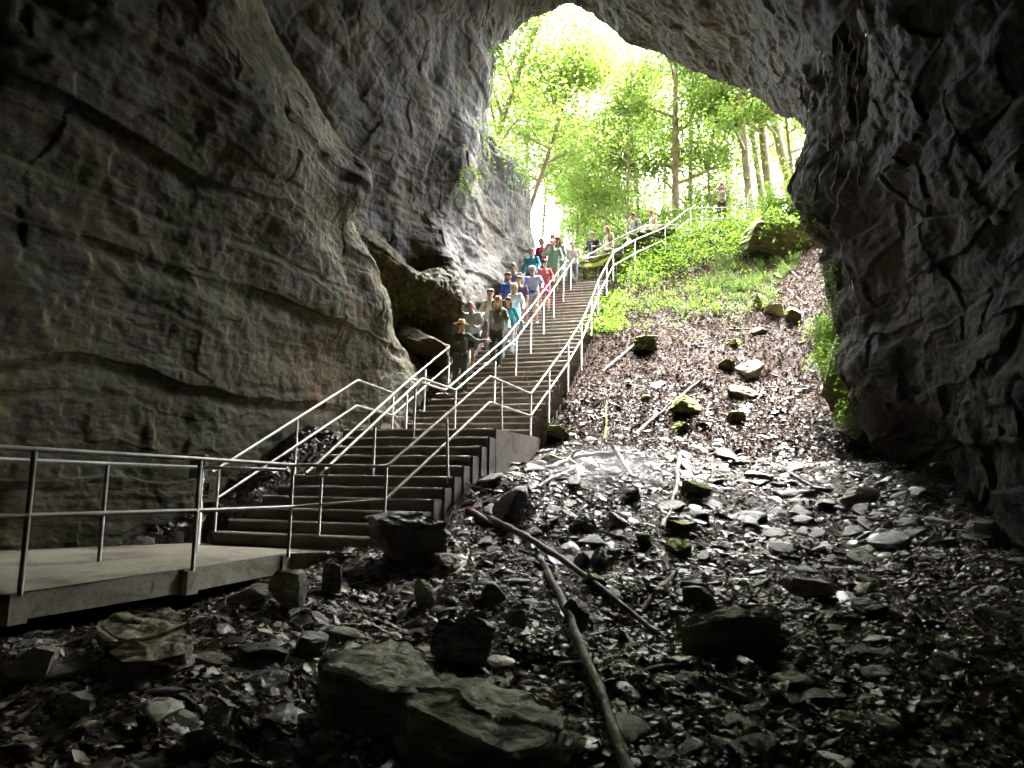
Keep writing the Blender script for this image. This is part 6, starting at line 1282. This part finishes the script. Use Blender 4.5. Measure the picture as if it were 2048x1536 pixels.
PE = [
 dict(px=922, py=640, sc=.98, shirt=OLV, sleeve='long', pants=DG, hat='flat', hairstyle='short', armL='out', armR='down', hyaw=.9, nod=.05, fem=1, waistcoat=1, stride=0, fat=1.08, tuck=1, label='person in tan flat hat and olive long sleeves, lowest on the stairs', yaw=-.1),
 dict(px=990, py=601, sc=1.0, shirt=GRY, sleeve='short', pants=DG, hat='flat', hairstyle='long', hair=(.4, .29, .16), armL='rail', armR='down', nod=.2, fat=1.14, tuck=1, belt=1, badge=1, fem=1, lead=1, label='person in a tan flat hat and grey short sleeved uniform shirt holding the centre rail'),
 dict(px=944, py=611, sc=1.02, shirt=(.36, .46, .55), sleeve='short', pants=NAV, legs='short', hairstyle='fringe', hair=(.35, .3, .25), armR='down', armL='carry', nod=.55, fat=1.22, lean=.6, lead=1, label='bald person in pale blue polo and navy shorts looking down at the steps'),
 dict(px=977, py=583, sc=1.0, shirt=(.62, .60, .52), sleeve='short', pants=(.15, .15, .16), hairstyle='short', hair=(.12, .10, .08), pack=(.06, .06, .06), nod=.1, hyaw=.3, label='person with short dark hair in a cream top with dark backpack straps'),
 dict(px=1012, py=602, sc=.90, shirt=(.05, .42, .52), sleeve='long', pants=(.42, .50, .58), hairstyle='long', hair=(.13, .06, .03), fem=1, nod=.45, armL='down', armR='carry', label='person with long brown hair in a bright teal top behind the grey uniform shirt'),
 dict(px=1025, py=573, sc=.97, shirt=(.60, .66, .70), sleeve='long', pants=(.5, .46, .42), legs='short', hairstyle='bob', hair=(.62, .48, .26), fem=1, armL='rail', shoe=(.7, .7, .7), nod=.2, label='person with a blond bob in a white blouse holding the centre rail'),
 dict(px=1013, py=552, sc=1.03, shirt=(.07, .12, .52), sleeve='short', pants=(.06, .06, .08), hairstyle='short', hair=(.13, .07, .04), beard=1, fat=1.1, nod=.35, label='bearded person in a royal blue polo shirt'),
 dict(px=1035, py=558, sc=.96, shirt=(.09, .08, .14), sleeve='short', pants=(.12, .12, .15), hairstyle='short', hair=(.17, .08, .04), nod=.5, skin=1, label='person with reddish brown hair in a dark purple top behind the blond bob'),
 dict(px=1062, py=539, sc=1.03, shirt=(.42, .52, .64), sleeve='short', pants=(.36, .32, .24), legs='short', hairstyle='short', hair=(.62, .58, .52), bag=(.05, .07, .16), shoe=(.7, .7, .72), armL='rail', armR='fold', fat=1.12, hyaw=.15, nod=.45, label='white haired person in a light blue polo and khaki shorts'),
 dict(px=1029, py=529, sc=1.02, shirt=(.24, .26, .28), sleeve='short', pants=(.16, .16, .17), hat='cap', hatcol=(.22, .23, .24), pack=(.07, .07, .08), nod=.4, hyaw=-.4, label='person in a grey cap and grey shirt beside the rock wall'),
 dict(px=1088, py=524, sc=.96, shirt=(.62, .15, .16), sleeve='long', pants=(.6, .12, .18), legs='short', hat='cap', hatcol=(.06, .06, .07), hairstyle='short', hair=(.12, .06, .03), bag=(.5, .05, .12), fem=1, armL='rail', nod=.5, hyaw=-.2, label='person in a coral long sleeved top and dark visor cap'),
 dict(px=1065, py=502, sc=1.0, n=43, shirt=(.05, .38, .52), sleeve='long', pants=(.10, .14, .20), hairstyle='short', hair=(.12, .07, .04), hat='cap', hatcol=(.30, .24, .19), armL='rail', nod=.4, fat=1.12, label='person in a turquoise long sleeved top and brown cap'),
 dict(px=1107, py=484, sc=1.03, n=45, shirt=(.26, .42, .32), sleeve='long', pants=KHK, legs='short', hat='cap', hatcol=(.55, .5, .46), armR='face', armL='rail', fat=1.18, nod=.25, label='person in a sage green long sleeved tee with one hand raised to the face'),
 dict(px=1085, py=482, sc=.97, n=47, shirt=(.48, .05, .13), sleeve='short', pants=(.12, .16, .22), hat='cap', hatcol=(.30, .30, .32), hairstyle='short', hair=(.2, .1, .06), hyaw=-.5, nod=.3, fem=1, label='person in a crimson top and grey cap at the back of the queue'),
 dict(px=1118, py=479, sc=.99, n=48, shirt=(.45, .52, .54), sleeve='long', pants=JEAN, hairstyle='long', hair=(.28, .12, .06), fem=1, nod=.35, label='person with long auburn hair in a pale grey blue top behind the sage green tee'),
 dict(px=1107, py=473, sc=1.02, shirt=(.5, .44, .40), sleeve='short', pants=(.2, .2, .22), hairstyle='fringe', hair=(.3, .24, .2), nod=.3, label='bald person whose head shows just behind the sage green tee and the auburn hair'),
 dict(px=1147, py=489, sc=.93, n=48, shirt=(.74, .74, .78), sleeve='short', pants=(.16, .18, .30), hat='cap', hatcol=(.72, .66, .58), hairstyle='short', armL='rail', nod=.6, label='person in a white shirt and pale cap stooping where the centre rails end'),
]
for k, s in enumerate(PE):
    s['group'] = 'visitors coming down the stairs' if k > 1 else 'uniformed guides on the stairs'
    s.setdefault('skin', k % 3); top = (1.702 + (.06 if s.get('hat') == 'flat' else (.03 if s.get('hat') or s.get('hairstyle') in ('short', 'bob', 'long') else 0))) - (.05 if s.get('stride', 1) else 0) - .08 * s.get('nod', .25)
    if s.get('lead') is None: s['lead'] = 1 if k % 2 else -1
    if 'n' in s:   # stands on a known step: height follows from the head
        for Y in np.arange(15, 27, .02):
            h_ = P(s['px'], s['py'], Y)
            if step_n(h_[0], h_[1]) >= s['n'] + .55: break
        s['loc'] = A(h_[0], h_[1], PLAT + s['n'] * RISE); s['sc'] = (h_[2] - s['loc'][2]) / top
    else: s['loc'] = head_loc(s['px'], s['py'], s['sc'], top)
    s.setdefault('yaw', -TH + .12 * math.sin(k * 2.1)); s['res'] = .012 if k < 9 else .0135; make_person(s)
PE2 = [
 dict(px=1186, py=469, Y=27.7, sc=1.0, shirt=(.55, .53, .50), sleeve='short', vest=(.05, .05, .06), pants=JEAN, hat='cap', hatcol=(.34, .28, .24), hairstyle='short', nod=.45, armR='carry', armL='fold', yaw=-.5, label='person in a dark open jacket, light tee and jeans at the stone wall'),
 dict(px=1217, py=457, Y=27.9, sc=.99, shirt=(.62, .60, .38), sleeve='short', pants=JEAN, hat='cap', hatcol=(.48, .26, .2), hairstyle='long', hair=(.3, .12, .06), pack=(.10, .14, .22), fem=1, nod=.35, yaw=-.9, label='person in a pale yellow top with a blue backpack walking down beside the stone wall'),
 dict(px=1270, py=430, Y=28.4, sc=1.0, shirt=(.24, .28, .22), sleeve='short', pants=(.14, .14, .15), hairstyle='short', hair=(.06, .045, .035), pack=(.4, .42, .45), nod=.5, yaw=-1.0, label='dark haired person in a grey green tee higher up behind the stone wall'),
 dict(px=1306, py=424, Y=28.9, sc=.97, shirt=(.58, .50, .42), sleeve='none', pants=(.18, .2, .26), hairstyle='short', hair=(.34, .13, .06), fem=1, nod=.45, yaw=-1.1, label='red haired person in a pale sleeveless top, last of the group above the stone wall'),
 dict(px=1443, py=369, Y=30.2, sc=1.0, shirt=(.40, .39, .34), sleeve='short', pants=(.05, .055, .05), hairstyle='long', hair=(.26, .13, .07), belt=1, tuck=1, fem=1, armL='camera', armR='camera', device=1, nod=.0, stride=0, yaw=-.25, label='person in a grey shirt and dark trousers photographing from behind the top railing')]
for k, s in enumerate(PE2):
    p = P(s['px'], s['py'], s['Y']); s['skin'] = k % 3; s['lead'] = 1 if k % 2 else -1; s['res'] = .0135; s['stride'] = s.get('stride', 0); s['loc'] = A(p[0], p[1], p[2] - (1.727 - .08 * s['nod']) * s['sc'])
    if k < 4: s['group'] = 'visitors on the upper path'
    make_person(s)
    # stone tread or path carried under the feet
    t_ = (s['loc'][:2] - b0) @ d2
